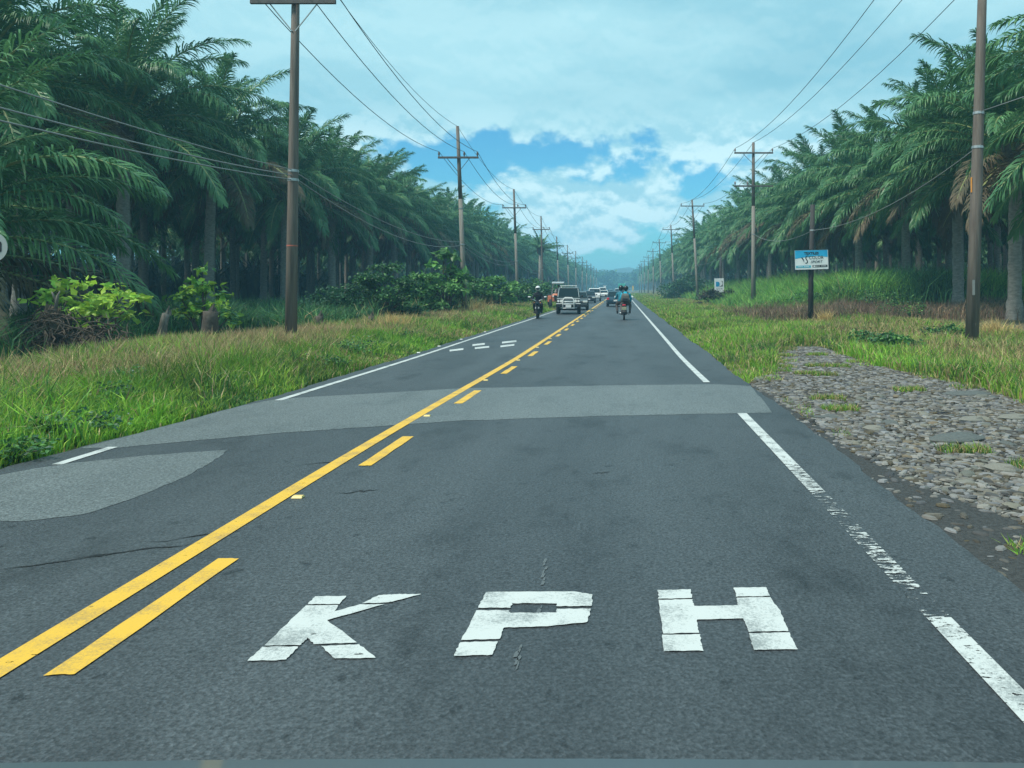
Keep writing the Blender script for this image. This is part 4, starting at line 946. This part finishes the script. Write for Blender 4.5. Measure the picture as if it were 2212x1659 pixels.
b = MB()
for k in range(6): b.box((-.28 + k * .11, -.018, -.33), (.05, .004, .15 + .05 * (k % 2)))
b.build('lettering', M['ink_grey'], t)
# round sign at the left edge
rs = at(-15, 534, 14.6)
t = thing('road_sign', 'round white road sign cut by the left picture edge', 'sign', (rs.x, rs.y, float(gh(rs.x, rs.y)))); hz = rs.z - t.location.z
MB().tube([(0, 0.03, -.2), (0, .03, hz + .2)], .03, 8).build('post', M['steel'], t)
MB().plate([(.28 * math.cos(a), 0, hz + .28 * math.sin(a)) for a in np.linspace(0, 6.2832, 33)[:-1]], (0, -1, 0), .006).build('sign_face', material('dull_sign', (.30, .33, .33), .6), t)
b = MB(); b.box((.10, -.010, hz + .08), (.12, .004, .035), ry=R(-8)); b.box((.15, -.010, hz), (.035, .004, .15)); b.box((.10, -.010, hz - .075), (.12, .004, .03)); b.build('digit', M['ink'], t)
# far small signs
t = thing('road_sign', 'distant pale triangular sign on the left beyond the cars', 'sign', (-5.7, 250, 0)); MB().tube([(0, .05, -.1), (0, .05, 2.6)], .04, 6).build('post', M['steel'], t)
MB().plate([(-.55, 0, 2.7), (.55, 0, 2.7), (0, 0, 1.8)], (0, -1, 0), .02).build('sign_face', M['sign_white'], t)
t = thing('road_sign', 'distant narrow orange sign on the right verge', 'sign', (3.0, 215, 0)); MB().tube([(0, .05, -.1), (0, .05, 2.8)], .04, 6).build('post', M['steel'], t)
MB().plate([(-.17, 0, 1.2), (.17, 0, 1.2), (.22, 0, 2.5), (-.22, 0, 2.5)], (0, -1, 0), .02).build('sign_face', M['stud'], t)

# ------------------------------------------------------------------ road studs
ys_ = [6.07 + 3.88 * k for k in range(14)]
sm = MB().prism([(-.035, 0), (-.02, .014), (.02, .014), (.035, 0)], lambda y_, z_: .042 - .4 * z_).mesh('road_stud', M['stud']); sw_ = sm.copy(); sw_.materials[0] = M['stud_white']
for k, y in enumerate(ys_):
    o = obj('road_stud', sm); o.location = (line_x(y, -2.56, -2.38), y, .004)
    tag(o, '%s yellow road stud along the centre line, counted from the viewer' % (ORD[k] if k < 16 else 'far'), 'road stud', 'studs along the centre line')
for k, (px, py) in enumerate(((917, 762), (960, 748), (1000, 733), (1045, 717))):
    g_ = gp(px, py); o = obj('road_stud', sw_); o.location = (-5.26, g_[1], .001); tag(o, '%s pale road stud beside the left edge line' % ORD[k], 'road stud', 'studs along the left edge line')

# ------------------------------------------------------------------ vehicles (front faces -Y, wheels on z=0)
def wheel(parent, x, y, r, wd, rimmat='rim'):
    o = MB().tube([(x - wd / 2, y, r), (x - wd / 2 + .03, y, r), (x + wd / 2 - .03, y, r), (x + wd / 2, y, r)], [r * .90, r, r, r * .90], 20).build('wheel', M['rubber'], parent, False)
    s = 1 if x > 0 else -1
    MB().tube([(x + s * (wd / 2 - .02), y, r), (x + s * (wd / 2 + .008), y, r)], [r * .62, r * .56], 16).build('rim', M[rimmat], o)
    return o
def car(name, label, cat, loc, rz, pm, L=4.3, W=1.68, H=1.45, belt=.92, hood=.25, trunk=.16, gc=.24, wr=.32, group=None, suv=False, rack=False, roofc=None, lamps=True):
    t = thing(name, label, cat, loc, rz, group); y0, y1 = -L / 2, L / 2; hw = W / 2
    hl = L * hood; tl = L * trunk
    hz = belt - .03
    prof = [(y0, gc + .10), (y0 - .02, .52), (y0 + .05, .70), (y0 + .22, hz - .10), (y0 + hl, hz), (y1 - tl, belt), (y1 - .12, belt - .04 if not suv else belt), (y1, .62), (y1 - .02, gc + .12), (y1 - .2, gc), (y0 + .25, gc)]
    if suv: prof[1:4] = [(y0 - .02, .56), (y0, .86), (y0 + .10, hz - .04)]
    MB().prism(prof, lambda y_, z_: hw * (1 - .10 * max(0, (abs(y_) - L * .36) / (L * .14))) * (1 - .05 * max(0, (z_ - .6) / .4)) * (1 - .03 * max(0, (.45 - z_) / .3))).build('body', pm, t, bevel=.05, seg=3)
    cf, cr = y0 + hl, y1 - tl
    rf, rr_ = cf + (.62 if not suv else .40), cr - (.55 if not suv else .12)
    cab = [(cf - .02, belt - .04), (rf, H - .03), ((rf + rr_) / 2, H), (rr_, H - .04), (cr + .02, belt - .04)]
    wz = lambda z_: hw * (.965 - .20 * max(0, (z_ - belt) / (H - belt))) if not suv else hw * (.96 - .11 * max(0, (z_ - belt) / (H - belt)))
    MB().prism(cab, lambda y_, z_: wz(z_)).build('cabin', roofc or pm, t, bevel=.04, seg=3)
    def scr_(ya, za, yb, zb, off, nm):
        nrm = Vector((0, -(zb - za), (yb - ya))) if yb > ya else Vector((0, (zb - za), -(yb - ya)))
        A = .10; a = (lerp(ya, yb, A), lerp(za, zb, A)); b = (lerp(ya, yb, .90), lerp(za, zb, .90)); wa, wb = wz(a[1]) - .07, wz(b[1]) - .07
        pts = [(-wa, a[0], a[1]), (wa, a[0], a[1]), (wb, b[0], b[1]), (-wb, b[0], b[1])]
        return MB().plate(pts, nrm, .012).build(nm, M['glass'], t)
    scr_(cf - .02, belt, rf, H - .03, 0, 'windscreen'); scr_(cr + .02, belt, rr_, H - .04, 0, 'rear_window')
    mid = lerp(rf, rr_, .48)
    for s in (-1, 1):
        for (a, b) in ((rf + .08, mid - .04), (mid + .04, rr_ - .08)):
            za, zb = belt + .03, H - .10
            pts = [(s * (wz(za) + .0), a - (.22 if a < mid - .1 and not suv else .05), za), (s * wz(za), b, za), (s * wz(zb), b - .02, zb), (s * wz(zb), a + .05, zb)]
            MB().plate(pts, (s, 0, .15), .01).build('side_window', M['glass'], t)
        mrr = MB(); mrr.box((s * (hw + .09), cf + .12, belt + .07), (.17, .10, .13)); mrr.build('mirror', M['black'], t, bevel=.02)
    hlz = .66 if not suv else .78
    for s in (-1, 1):
        if lamps: MB().box((s * hw * .70, y0 + .03, hlz), (.36 if not suv else .24, .12, .14), rz=s * R(10)).build('headlight', M['lamp'], t, bevel=.02)
        MB().box((s * hw * .80, y1 - .05, .74), (.22, .10, .20), rz=-s * R(8)).build('tail_light', M['red_lamp'], t, bevel=.02)
    if not suv:
        MB().box((0, y0 + .005, .60), (.85, .06, .13)).build('grille', M['black'], t, bevel=.015)
        MB().box((0, y0 + .02, .36), (1.1, .06, .12)).build('air_intake', M['black'], t, bevel=.015)
    MB().box((0, y0 - .035, .45), (.34, .02, .15)).build('licence_plate', M['plate'], t); MB().box((0, y1 + .012, .58), (.34, .02, .15)).build('licence_plate', M['plate'], t)
    for x in (-hw + .11, hw - .11):
        for y_ in (y0 + L * .19, y1 - L * .20): wheel(t, x, y_, wr, .22)
    if rack:
        b = MB()
        for s in (-1, 1): b.tube([(s * .5, rf, H + .10), (s * .5, rr_, H + .10)], .022, 6)
        for k in range(4): yy = lerp(rf + .1, rr_ - .1, k / 3); b.tube([(-.56, yy, H + .11), (.56, yy, H + .11)], .024, 6)
        for s in (-1, 1):
            for yy in (rf + .1, rr_ - .1): b.tube([(s * .5, yy, H - .06), (s * .5, yy, H + .10)], .02, 6)
        b.build('roof_rack', M['plate'], t)
    return t, y0, hw
# 4x4 with bull bar
suvp = material('dark_green_paint', (.035, .055, .056), .55, spec=.2)
t, y0, hw = car('off_road_car', 'dark boxy off-road car with chrome bull bar and roof rack', 'car', (-3.62, 52.0, 0), R(3.5), suvp, 4.2, 1.60, 1.74, 1.10, .27, .02, .48, .40, suv=True, rack=True, lamps=False)
MB().box((0, y0 - .03, .855), (1.50, .06, .27)).build('grille', M['black'], t, bevel=.02)
for s in (-1, 1): MB().tube([(s * .70, y0 + 1.11, 1.10), (s * .62, y0 + 1.52, 1.70)], .022, 6).build('windscreen_pillar', M['ink_grey'], t)
MB().tube([(-.62, y0 + 1.50, 1.71), (.62, y0 + 1.50, 1.71)], .022, 6).build('windscreen_header', M['ink_grey'], t)
b = MB()
for z in (.74, .80, .86, .92): b.box((0, y0 - .06, z), (.60, .02, .022))
b.build('grille_bar', M['chrome'], t)
for s in (-1, 1):
    for k, x in enumerate((.46, .65)):
        o = MB().tube([(s * x, y0 - .03, .86), (s * x, y0 - .09, .86)], [.095 - .02 * k] * 2, 14).build('round_headlight', M['lamp'], t)
MB().box((0, y0 - .09, .56), (1.60, .15, .22)).build('front_bumper', M['black'], t, bevel=.03)
MB().box((0, y0 - .11, .69), (1.58, .14, .045)).build('bumper_strip', M['plate'], t, bevel=.01)
MB().box((0, y0 - .015, 1.0), (1.50, .05, .04)).build('hood_trim', M['plate'], t, bevel=.01)
b = MB()
b.tube([(-.36, y0 - .22, .36), (-.36, y0 - .24, .80), (-.33, y0 - .24, .98), (-.22, y0 - .22, 1.08), (.22, y0 - .22, 1.08), (.33, y0 - .24, .98), (.36, y0 - .24, .80), (.36, y0 - .22, .36)], .036, 8)
for z in (.40, .66, .82): b.tube([(-.36, y0 - .23, z), (.36, y0 - .23, z)], .028, 8)
for s in (-1, 1): b.tube([(s * .36, y0 - .23, .64), (s * .36, y0 - .02, .62)], .03, 6)
b.build('bull_bar', M['plate'], t, True)
MB().box((0, y0 - .26, .53), (.36, .02, .17)).build('front_licence_plate', M['plate'], t)
b = MB(); b.box((0, -.9, .36), (.30, .3, .22)); b.box((0, -1.0, .30), (1.2, .12, .12)); b.build('axle', M['black'], t)
car('hatchback', 'dark hatchback half hidden behind the boxy off-road car', 'car', (-3.50, 61.5, 0), R(2), paint('grey_paint', (.07, .085, .09)), 4.0, 1.62, 1.44)
car('sedan', 'dark grey saloon in the oncoming queue with a white plate', 'car', (-3.95, 91, 0), R(2), paint('dark_grey_paint', (.035, .045, .055)), 4.4, 1.66, 1.42)
car('pickup_truck', 'white pickup with dark grille behind the dark saloon', 'car', (-3.72, 104, 0), R(1), paint('white_paint_car', (.72, .73, .72)), 4.8, 1.72, 1.74, 1.08, .27, .30, .36, .37, suv=True)
car('sedan', 'white saloon farther back in the oncoming queue', 'car', (-3.35, 140, 0), R(1), paint('white_paint_car', (.75, .74, .70)), 4.4, 1.68, 1.42)
car('van', 'white van behind the far white saloon', 'car', (-4.1, 160, 0), R(1), paint('white_paint_car', (.72, .73, .72)), 4.6, 1.75, 1.95, 1.10, .18, .02, .32, .35, suv=True)
car('sedan', 'small grey car last in the oncoming queue', 'car', (-3.3, 215, 0), 0, paint('grey_paint', (.16, .20, .22)), 4.4, 1.7, 1.5)
car('sedan', 'dark blue car seen from behind, ahead of the two motorcyclists', 'car', (-.62, 73, 0), R(180), paint('dark_blue_paint', (.018, .050, .075)), 4.3, 1.70, 1.46)
car('pickup_truck', 'pale car farther ahead in the right lane', 'car', (-.45, 128, 0), R(180), paint('silver_paint', (.42, .46, .48)), 4.6, 1.72, 1.72, 1.05, .27, .10, .34, .36, suv=True)
t = thing('box_truck', 'far green-backed lorry in the right lane', 'truck', (-.1, 205, 0), R(180))
MB().box((0, .7, 1.95), (1.9, 4.2, 2.2)).build('cargo_box', paint('green_tarp', (.06, .45, .36)), t, bevel=.04)
MB().box((0, -2.3, 1.35), (1.8, 1.5, 1.7)).build('cab', M['sign_white'], t, bevel=.1)
MB().box((0, .2, .70), (1.2, 5.4, .22)).build('chassis', M['black'], t)
MB().box((0, 2.85, .65), (1.7, .08, .14)).build('rear_bumper', M['plate'], t)
for x in (-.78, .78):
    for y_ in (-2.2, 1.8): wheel(t, x, y_, .44, .26)
# tractor with canopy on the left shoulder
orange = paint('tractor_orange', (.62, .20, .10))
t = thing('tractor', 'orange tractor under a pale canopy, half hidden by the off-road car', 'tractor', (-5.50, 66, -.03), R(2))
MB().prism([(-1.5, .62), (-1.52, 1.12), (-1.40, 1.24), (-.2, 1.30), (-.2, .62)], lambda y_, z_: .42).build('hood', orange, t, bevel=.05)
MB().box((0, -1.53, .9), (.5, .03, .42)).build('grille', M['black'], t)
for s in (-1, 1):
    MB().box((s * .33, -1.53, 1.05), (.13, .05, .12)).build('headlight', M['lamp'], t, bevel=.02)
    MB().box((s * .70, .45, 1.06), (.34, 1.2, .07)).build('fender', orange, t, bevel=.03); MB().box((s * .72, -.18, .82), (.32, .08, .52)).build('side_panel', orange, t, bevel=.02)
    wheel(t, s * .75, .75, .62, .36); wheel(t, s * .58, -1.05, .40, .24)
    for y_ in (-.15, 1.05): MB().tube([(s * .56, y_, 1.05), (s * .46, y_, 2.14)], .03, 6).build('canopy_post', M['steel'], t)
MB().prism([(-.55, 2.12), (-.5, 2.24), (.4, 2.30), (1.25, 2.24), (1.3, 2.12)], lambda y_, z_: .52).build('canopy', M['ink_grey'], t, bevel=.04)
MB().box((0, .55, .98), (.5, .5, .12)).build('seat', M['black'], t, bevel=.03); MB().box((0, .80, 1.25), (.5, .10, .45)).build('seat_back', M['black'], t, bevel=.03)
MB().tube([(0, -.1, 1.28), (0, .12, 1.42)], .025, 6).build('steering_column', M['black'], t)
MB().tube([(.19 * math.cos(a), .12 + .08 * math.sin(a), 1.42 + .17 * math.sin(a)) for a in np.linspace(0, 6.283, 17)], .018, 5).build('steering_wheel', M['black'], t)
MB().tube([(.25, -.9, 1.25), (.25, -.9, 1.95)], .035, 7).build('exhaust', M['black'], t)

# motorcycles
def motorcycle(label, loc, rz, pm, rear=False):
    t = thing('motorcycle', label, 'motorcycle', loc, rz)
    for y_ in (-.66, .62):
        r = .30; o = MB().tube([(-.05, y_, r), (-.03, y_, r), (.03, y_, r), (.05, y_, r)], [r * .90, r, r, r * .90], 22).build('wheel', M['rubber'], t)
        MB().tube([(-.052, y_, r), (.052, y_, r)], r * .70, 16).build('rim', M['rim'] if rear else M['black'], o); MB().tube([(-.07, y_, r), (.07, y_, r)], .05, 10).build('hub', M['black'], o)
    MB().box((0, -.02, .42), (.26, .42, .34)).build('engine', M['black'], t, bevel=.05)
    MB().prism([(-.36, .62), (-.30, .86), (-.05, .88), (.10, .76), (.10, .62)], lambda y_, z_: .14).build('tank', pm, t, bevel=.05)
    MB().prism([(.05, .70), (.08, .80), (.55, .84), (.78, .90), (.80, .82), (.55, .70)], lambda y_, z_: .13).build('seat', M['black'], t, bevel=.03)
    MB().prism([(.45, .62), (.50, .74), (.86, .84), (.92, .76), (.80, .60)], lambda y_, z_: .11).build('tail_cowl', pm, t, bevel=.03)
    for s in (-1, 1):
        MB().tube([(s * .09, -.68, .30), (s * .09, -.46, .98)], [.03, .026], 8).build('fork_leg', M['chrome'] if rear else M['black'], t)
        MB().tube([(s * .08, -.40, .98), (s * .22, -.40, 1.06), (s * .37, -.30, 1.05)], [.016, .016, .018], 7).build('handlebar', M['chrome'], t)
        m_ = MB().tube([(s * .30, -.38, 1.05), (s * .36, -.40, 1.14), (s * .41, -.40, 1.19)], .011, 5).build('mirror_stem', M['black'], t)
        MB().ball((s * .44, -.40, 1.20), (.085, .025, .075 if rear else .04), 10, 6).build('mirror', M['plate'], m_, True)
        MB().tube([(s * .13, .60, .30), (s * .11, .42, .72)], .025, 7).build('shock', M['black'], t)
        MB().ball((s * .17, -.50, .88), (.028, .035, .022), 8, 6).build('indicator', M['amber'], t, True)
        MB().tube([(s * .10, .05, .32), (s * .28, .08, .30)], .02, 6).build('footpeg', M['black'], t); MB().tube([(s * .10, .40, .38), (s * .26, .42, .38)], .018, 6).build('footpeg', M['black'], t)
    MB().ball((0, -.56, .84), (.11, .09, .10), 14, 8).build('headlight', M['glass'], t, True)
    if not rear: MB().box((0, -.70, .60), (.22, .015, .11)).build('front_plate', M['plate'], t)
    MB().prism([(-.95, .56), (-.70, .66), (-.42, .56), (-.44, .52), (-.70, .60), (-.93, .52)], lambda y_, z_: .07).build('front_fender', pm, t, bevel=.02)
    MB().prism([(.55, .60), (.80, .66), (.98, .42), (.94, .40), (.78, .60)], lambda y_, z_: .09).build('rear_fender', M['black'], t, bevel=.01)
    MB().box((0, .925, .80), (.17, .05, .08)).build('tail_light', M['red_lamp'], t, bevel=.02)
    MB().box((0, .98, .62), (.24, .015, .16), rx=R(-18)).build('licence_plate', M['plate_yellow'], t)
    MB().tube([(.13, -.05, .30), (.17, .30, .30), (.19, .85, .38)], [.025, .045, .05], 8).build('exhaust', M['chrome'], t, True)
    return t
M['skin'] = material('skin', (.20, .10, .06), .6)
def person(label, loc, rz, shirt, trousers, lean=.18, reach=(.36, -.62, 1.06), hips=.84, foot=(.20, .02, .34), yk=-.30, helmet=None, visor=True, standing=False, s=1.0, splay=0.0):
    """seated rider; local -Y is forwards; z=0 is the road"""
    t = thing('person', label, 'person', loc, rz); t.scale = (s, s, s)
    V_ = [(0, 0, hips + .05), (0, -.02, hips + .20), (0, -lean * .45, hips + .36), (0, -lean * .9, hips + .52), (0, -lean, hips + .60), (0, -lean - .01, hips + .68)]
    Rr = [.175, .165, .180, .145, .062, .058]; E = [(0, 1), (1, 2), (2, 3), (3, 4), (4, 5)]
    for sg in (-1, 1):
        b = len(V_); V_ += [(sg * .19, -lean * .85, hips + .50), (sg * .29, (-lean * .85 + reach[1]) / 2 + .10, hips + .24), (sg * (reach[0] - .03), reach[1] + .10, reach[2] + .03), (sg * reach[0], reach[1], reach[2])]
        Rr += [.085, .062, .046, .038]; E += [(3, b), (b, b + 1), (b + 1, b + 2), (b + 2, b + 3)]
        b = len(V_); V_ += [(sg * .11, -.04, hips + .0), (sg * (.22 + splay), yk, hips - .06), (sg * (foot[0] + .0), foot[1] + .06, foot[2] + .10), (sg * foot[0], foot[1] - .02, foot[2]), (sg * foot[0], foot[1] - .17, foot[2] - .03)]
        Rr += [.115, .092, .060, .05, .042]; E += [(0, b), (b, b + 1), (b + 1, b + 2), (b + 2, b + 3), (b + 3, b + 4)]
    me = bpy.data.meshes.new('body'); me.from_pydata(V_, E, []); me.update()
    o = obj('body', me, t); md = o.modifiers.new('skin', 'SKIN'); md.use_smooth_shade = True
    for k, r_ in enumerate(Rr): me.skin_vertices[0].data[k].radius = (r_, r_ * (.78 if k < 4 else 1.0))
    me.skin_vertices[0].data[0].use_root = True
    o.modifiers.new('sub', 'SUBSURF').levels = 1; o.modifiers['sub'].render_levels = 2
    m = material('clothing', shirt, .85); tr = m.node_tree; bs = tr.nodes['Principled BSDF']; g = tr.nodes.new('ShaderNodeTexCoord'); sp = tr.nodes.new('ShaderNodeSeparateXYZ'); tr.links.new(g.outputs['Object'], sp.inputs[0])
    gt = tr.nodes.new('ShaderNodeMath'); gt.operation = 'GREATER_THAN'; tr.links.new(sp.outputs[2], gt.inputs[0]); gt.inputs[1].default_value = hips + .10
    mx = tr.nodes.new('ShaderNodeMix'); mx.data_type = 'RGBA'; tr.links.new(gt.outputs[0], mx.inputs[0]); mx.inputs[6].default_value = tuple(trousers) + (1,); mx.inputs[7].default_value = tuple(shirt) + (1,); tr.links.new(mx.outputs[2], bs.inputs['Base Color'])
    me.materials.append(m)
    hc = Vector((0, -lean - .03, hips + .79))
    h = MB().ball(hc, (.078, .095, .115), 14, 10); h.ball(hc + Vector((0, -.10, -.01)), (.016, .02, .025), 8, 6); hd = h.build('head', M['skin'], t, True)
    for sg in (-1, 1):
        MB().ball(hc + Vector((sg * .032, -.088, .015)), (.014, .008, .009), 8, 6).build('eye', M['ink'], hd, True); MB().ball(hc + Vector((sg * .08, .0, -.01)), (.012, .022, .03), 8, 6).build('ear', M['skin'], hd, True)
        hb = MB(); bx0 = Vector((sg * reach[0], reach[1], reach[2])); hb.ball(bx0 + Vector((0, -.03, 0)), (.042, .045, .025), 10, 6)
        for q_ in range(4): hb.tube([bx0 + Vector((sg * (q_ - 1.5) * .019, -.06, .012)), bx0 + Vector((sg * (q_ - 1.5) * .019, -.10, -.0)), bx0 + Vector((sg * (q_ - 1.5) * .019, -.085 + .004 * abs(q_ - 1.5), -.035))], [.010, .0095, .008], 5)
        hb.tube([bx0 + Vector((-sg * .035, -.02, 0)), bx0 + Vector((-sg * .05, -.05, -.01)), bx0 + Vector((-sg * .03, -.075, -.03))], [.011, .010, .009], 5); hb.build('hand', M['skin'], t, True)
    MB().box(hc + Vector((0, -.088, -.05)), (.045, .012, .010)).build('mouth', material('lips', (.18, .06, .05), .6), hd, bevel=.003)
    if helmet is not None:
        hm = MB().ball(hc + Vector((0, .01, .025)), (.135, .155, .150), 18, 12).build('helmet', helmet, t, True)
        if visor: MB().ball(hc + Vector((0, -.055, .015)), (.122, .122, .072), 14, 8).build('visor', M['glass'], hm, True)
    else: MB().ball(hc + Vector((0, .015, .035)), (.09, .105, .10), 14, 8, .08, 2).build('hair', M['ink'], t, True)
    return t
blackpaint = paint('black_paint', (.012, .013, .015)); redblk = paint('dark_red_paint', (.05, .02, .02))
motorcycle('dark motorcycle with chrome fork coming along the left edge line', (-4.72, 43.0, 0), R(3), blackpaint)
person('rider in black clothes and white helmet on the oncoming motorcycle', (-4.72, 43.12, 0), R(3), (.010, .011, .014), (.012, .013, .017), .14, (.35, -.44, 1.06), .86, helmet=paint('helmet_white', (.70, .72, .72)))
mx_, my_ = .10, 41.3
motorcycle('motorcycle carrying two people ahead in the right lane, seen from behind', (mx_, my_, 0), R(180), redblk, True)
person('front rider in dark helmet, mostly hidden behind the turquoise-shirted passenger', (mx_ - .03, my_ - .06, 0), R(180), (.02, .16, .22), (.05, .045, .045), .16, (.35, -.40, 1.06), .86, helmet=blackpaint, splay=.02)
person('passenger in turquoise shirt and black helmet on the motorcycle ahead', (mx_ + .03, my_ - .46, 0), R(180), (.010, .36, .50), (.085, .075, .075), .10, (.26, -.34, .95), .90, (.22, -.02, .42), helmet=blackpaint, splay=.02)
for o in bpy.data.objects:
    if o.name == 'person.001': o.location.x -= .13; o.location.z += .03
    if o.name == 'person.002': o.location.x += .06; o.location.z -= .03
t = thing('backpack', 'dark grey backpack on the turquoise-shirted passenger', 'backpack', (mx_ + .06, my_ - .68, .95))
M['pack'] = material('pack_cloth', (.085, .090, .080), .85, var=(.13, .13, .115), vscale=12)
MB().prism([(-.11, 0), (-.15, .12), (-.13, .36), (-.04, .46), (.06, .46), (.07, 0)], lambda y_, z_: .25 - .10 * max(0, (z_ - .28) / .2)).build('bag', M['pack'], t, bevel=.04)
MB().prism([(-.20, .04), (-.20, .20), (-.13, .24), (-.13, .02)], lambda y_, z_: .15).build('pocket', M['black'], t, bevel=.02)
for s in (-1, 1): MB().tube([(s * .12, .05, .46), (s * .14, .20, .55), (s * .15, .30, .42)], .022, 6).build('strap', M['black'], t)
person('driver in pale shirt sitting on the orange tractor', (-5.51, 66.45, .16), R(2), (.42, .38, .38), (.03, .04, .06), .10, (.18, -.36, 1.22), .92, (.2, -.40, .55), -.42)
t = thing('car_bonnet', 'blue-grey glossy car bonnet along the bottom picture edge', 'bonnet', (-.17, 0, 0))
n_ = 24; mb = MB(); vs = []
for i_ in range(n_ + 1):
    x = -1.15 + 2.3 * i_ / n_
    for (y_, z_) in ((1.02, .60), (1.17, .80), (1.215, .885), (1.17, .935), (1.0, .972), (.70, 1.0), (.45, 1.01), (.45, .60)): vs.append((x, y_ - .012 * x * x, z_ - .004 * x * x))
k = 8; mb.add(vs, [(i_ * k + j, i_ * k + (j + 1) % k, (i_ + 1) * k + (j + 1) % k, (i_ + 1) * k + j) for i_ in range(n_) for j in range(k)] + [tuple(range(k)), tuple(n_ * k + j for j in range(k - 1, -1, -1))])
mb.build('bonnet_panel', paint('blue_grey_paint', (.10, .135, .155)), t, True)

# ------------------------------------------------------------------ haze
hb = MB().box((0, 560, 18.5), (2340, 1260, 41)); 
hm = bpy.data.materials.new('haze'); hm.use_nodes = True; t_ = hm.node_tree; t_.nodes.clear()
pv_ = t_.nodes.new('ShaderNodeVolumePrincipled'); ou = t_.nodes.new('ShaderNodeOutputMaterial'); t_.links.new(pv_.outputs[0], ou.inputs[1])
pv_.inputs['Color'].default_value = (.34, .72, 1.0, 1); pv_.inputs['Density'].default_value = .0012; pv_.inputs['Anisotropy'].default_value = 0.0
o = hb.build('haze', hm); tag(o, 'blue haze filling the air over road and plantations', 'haze', kind='stuff')
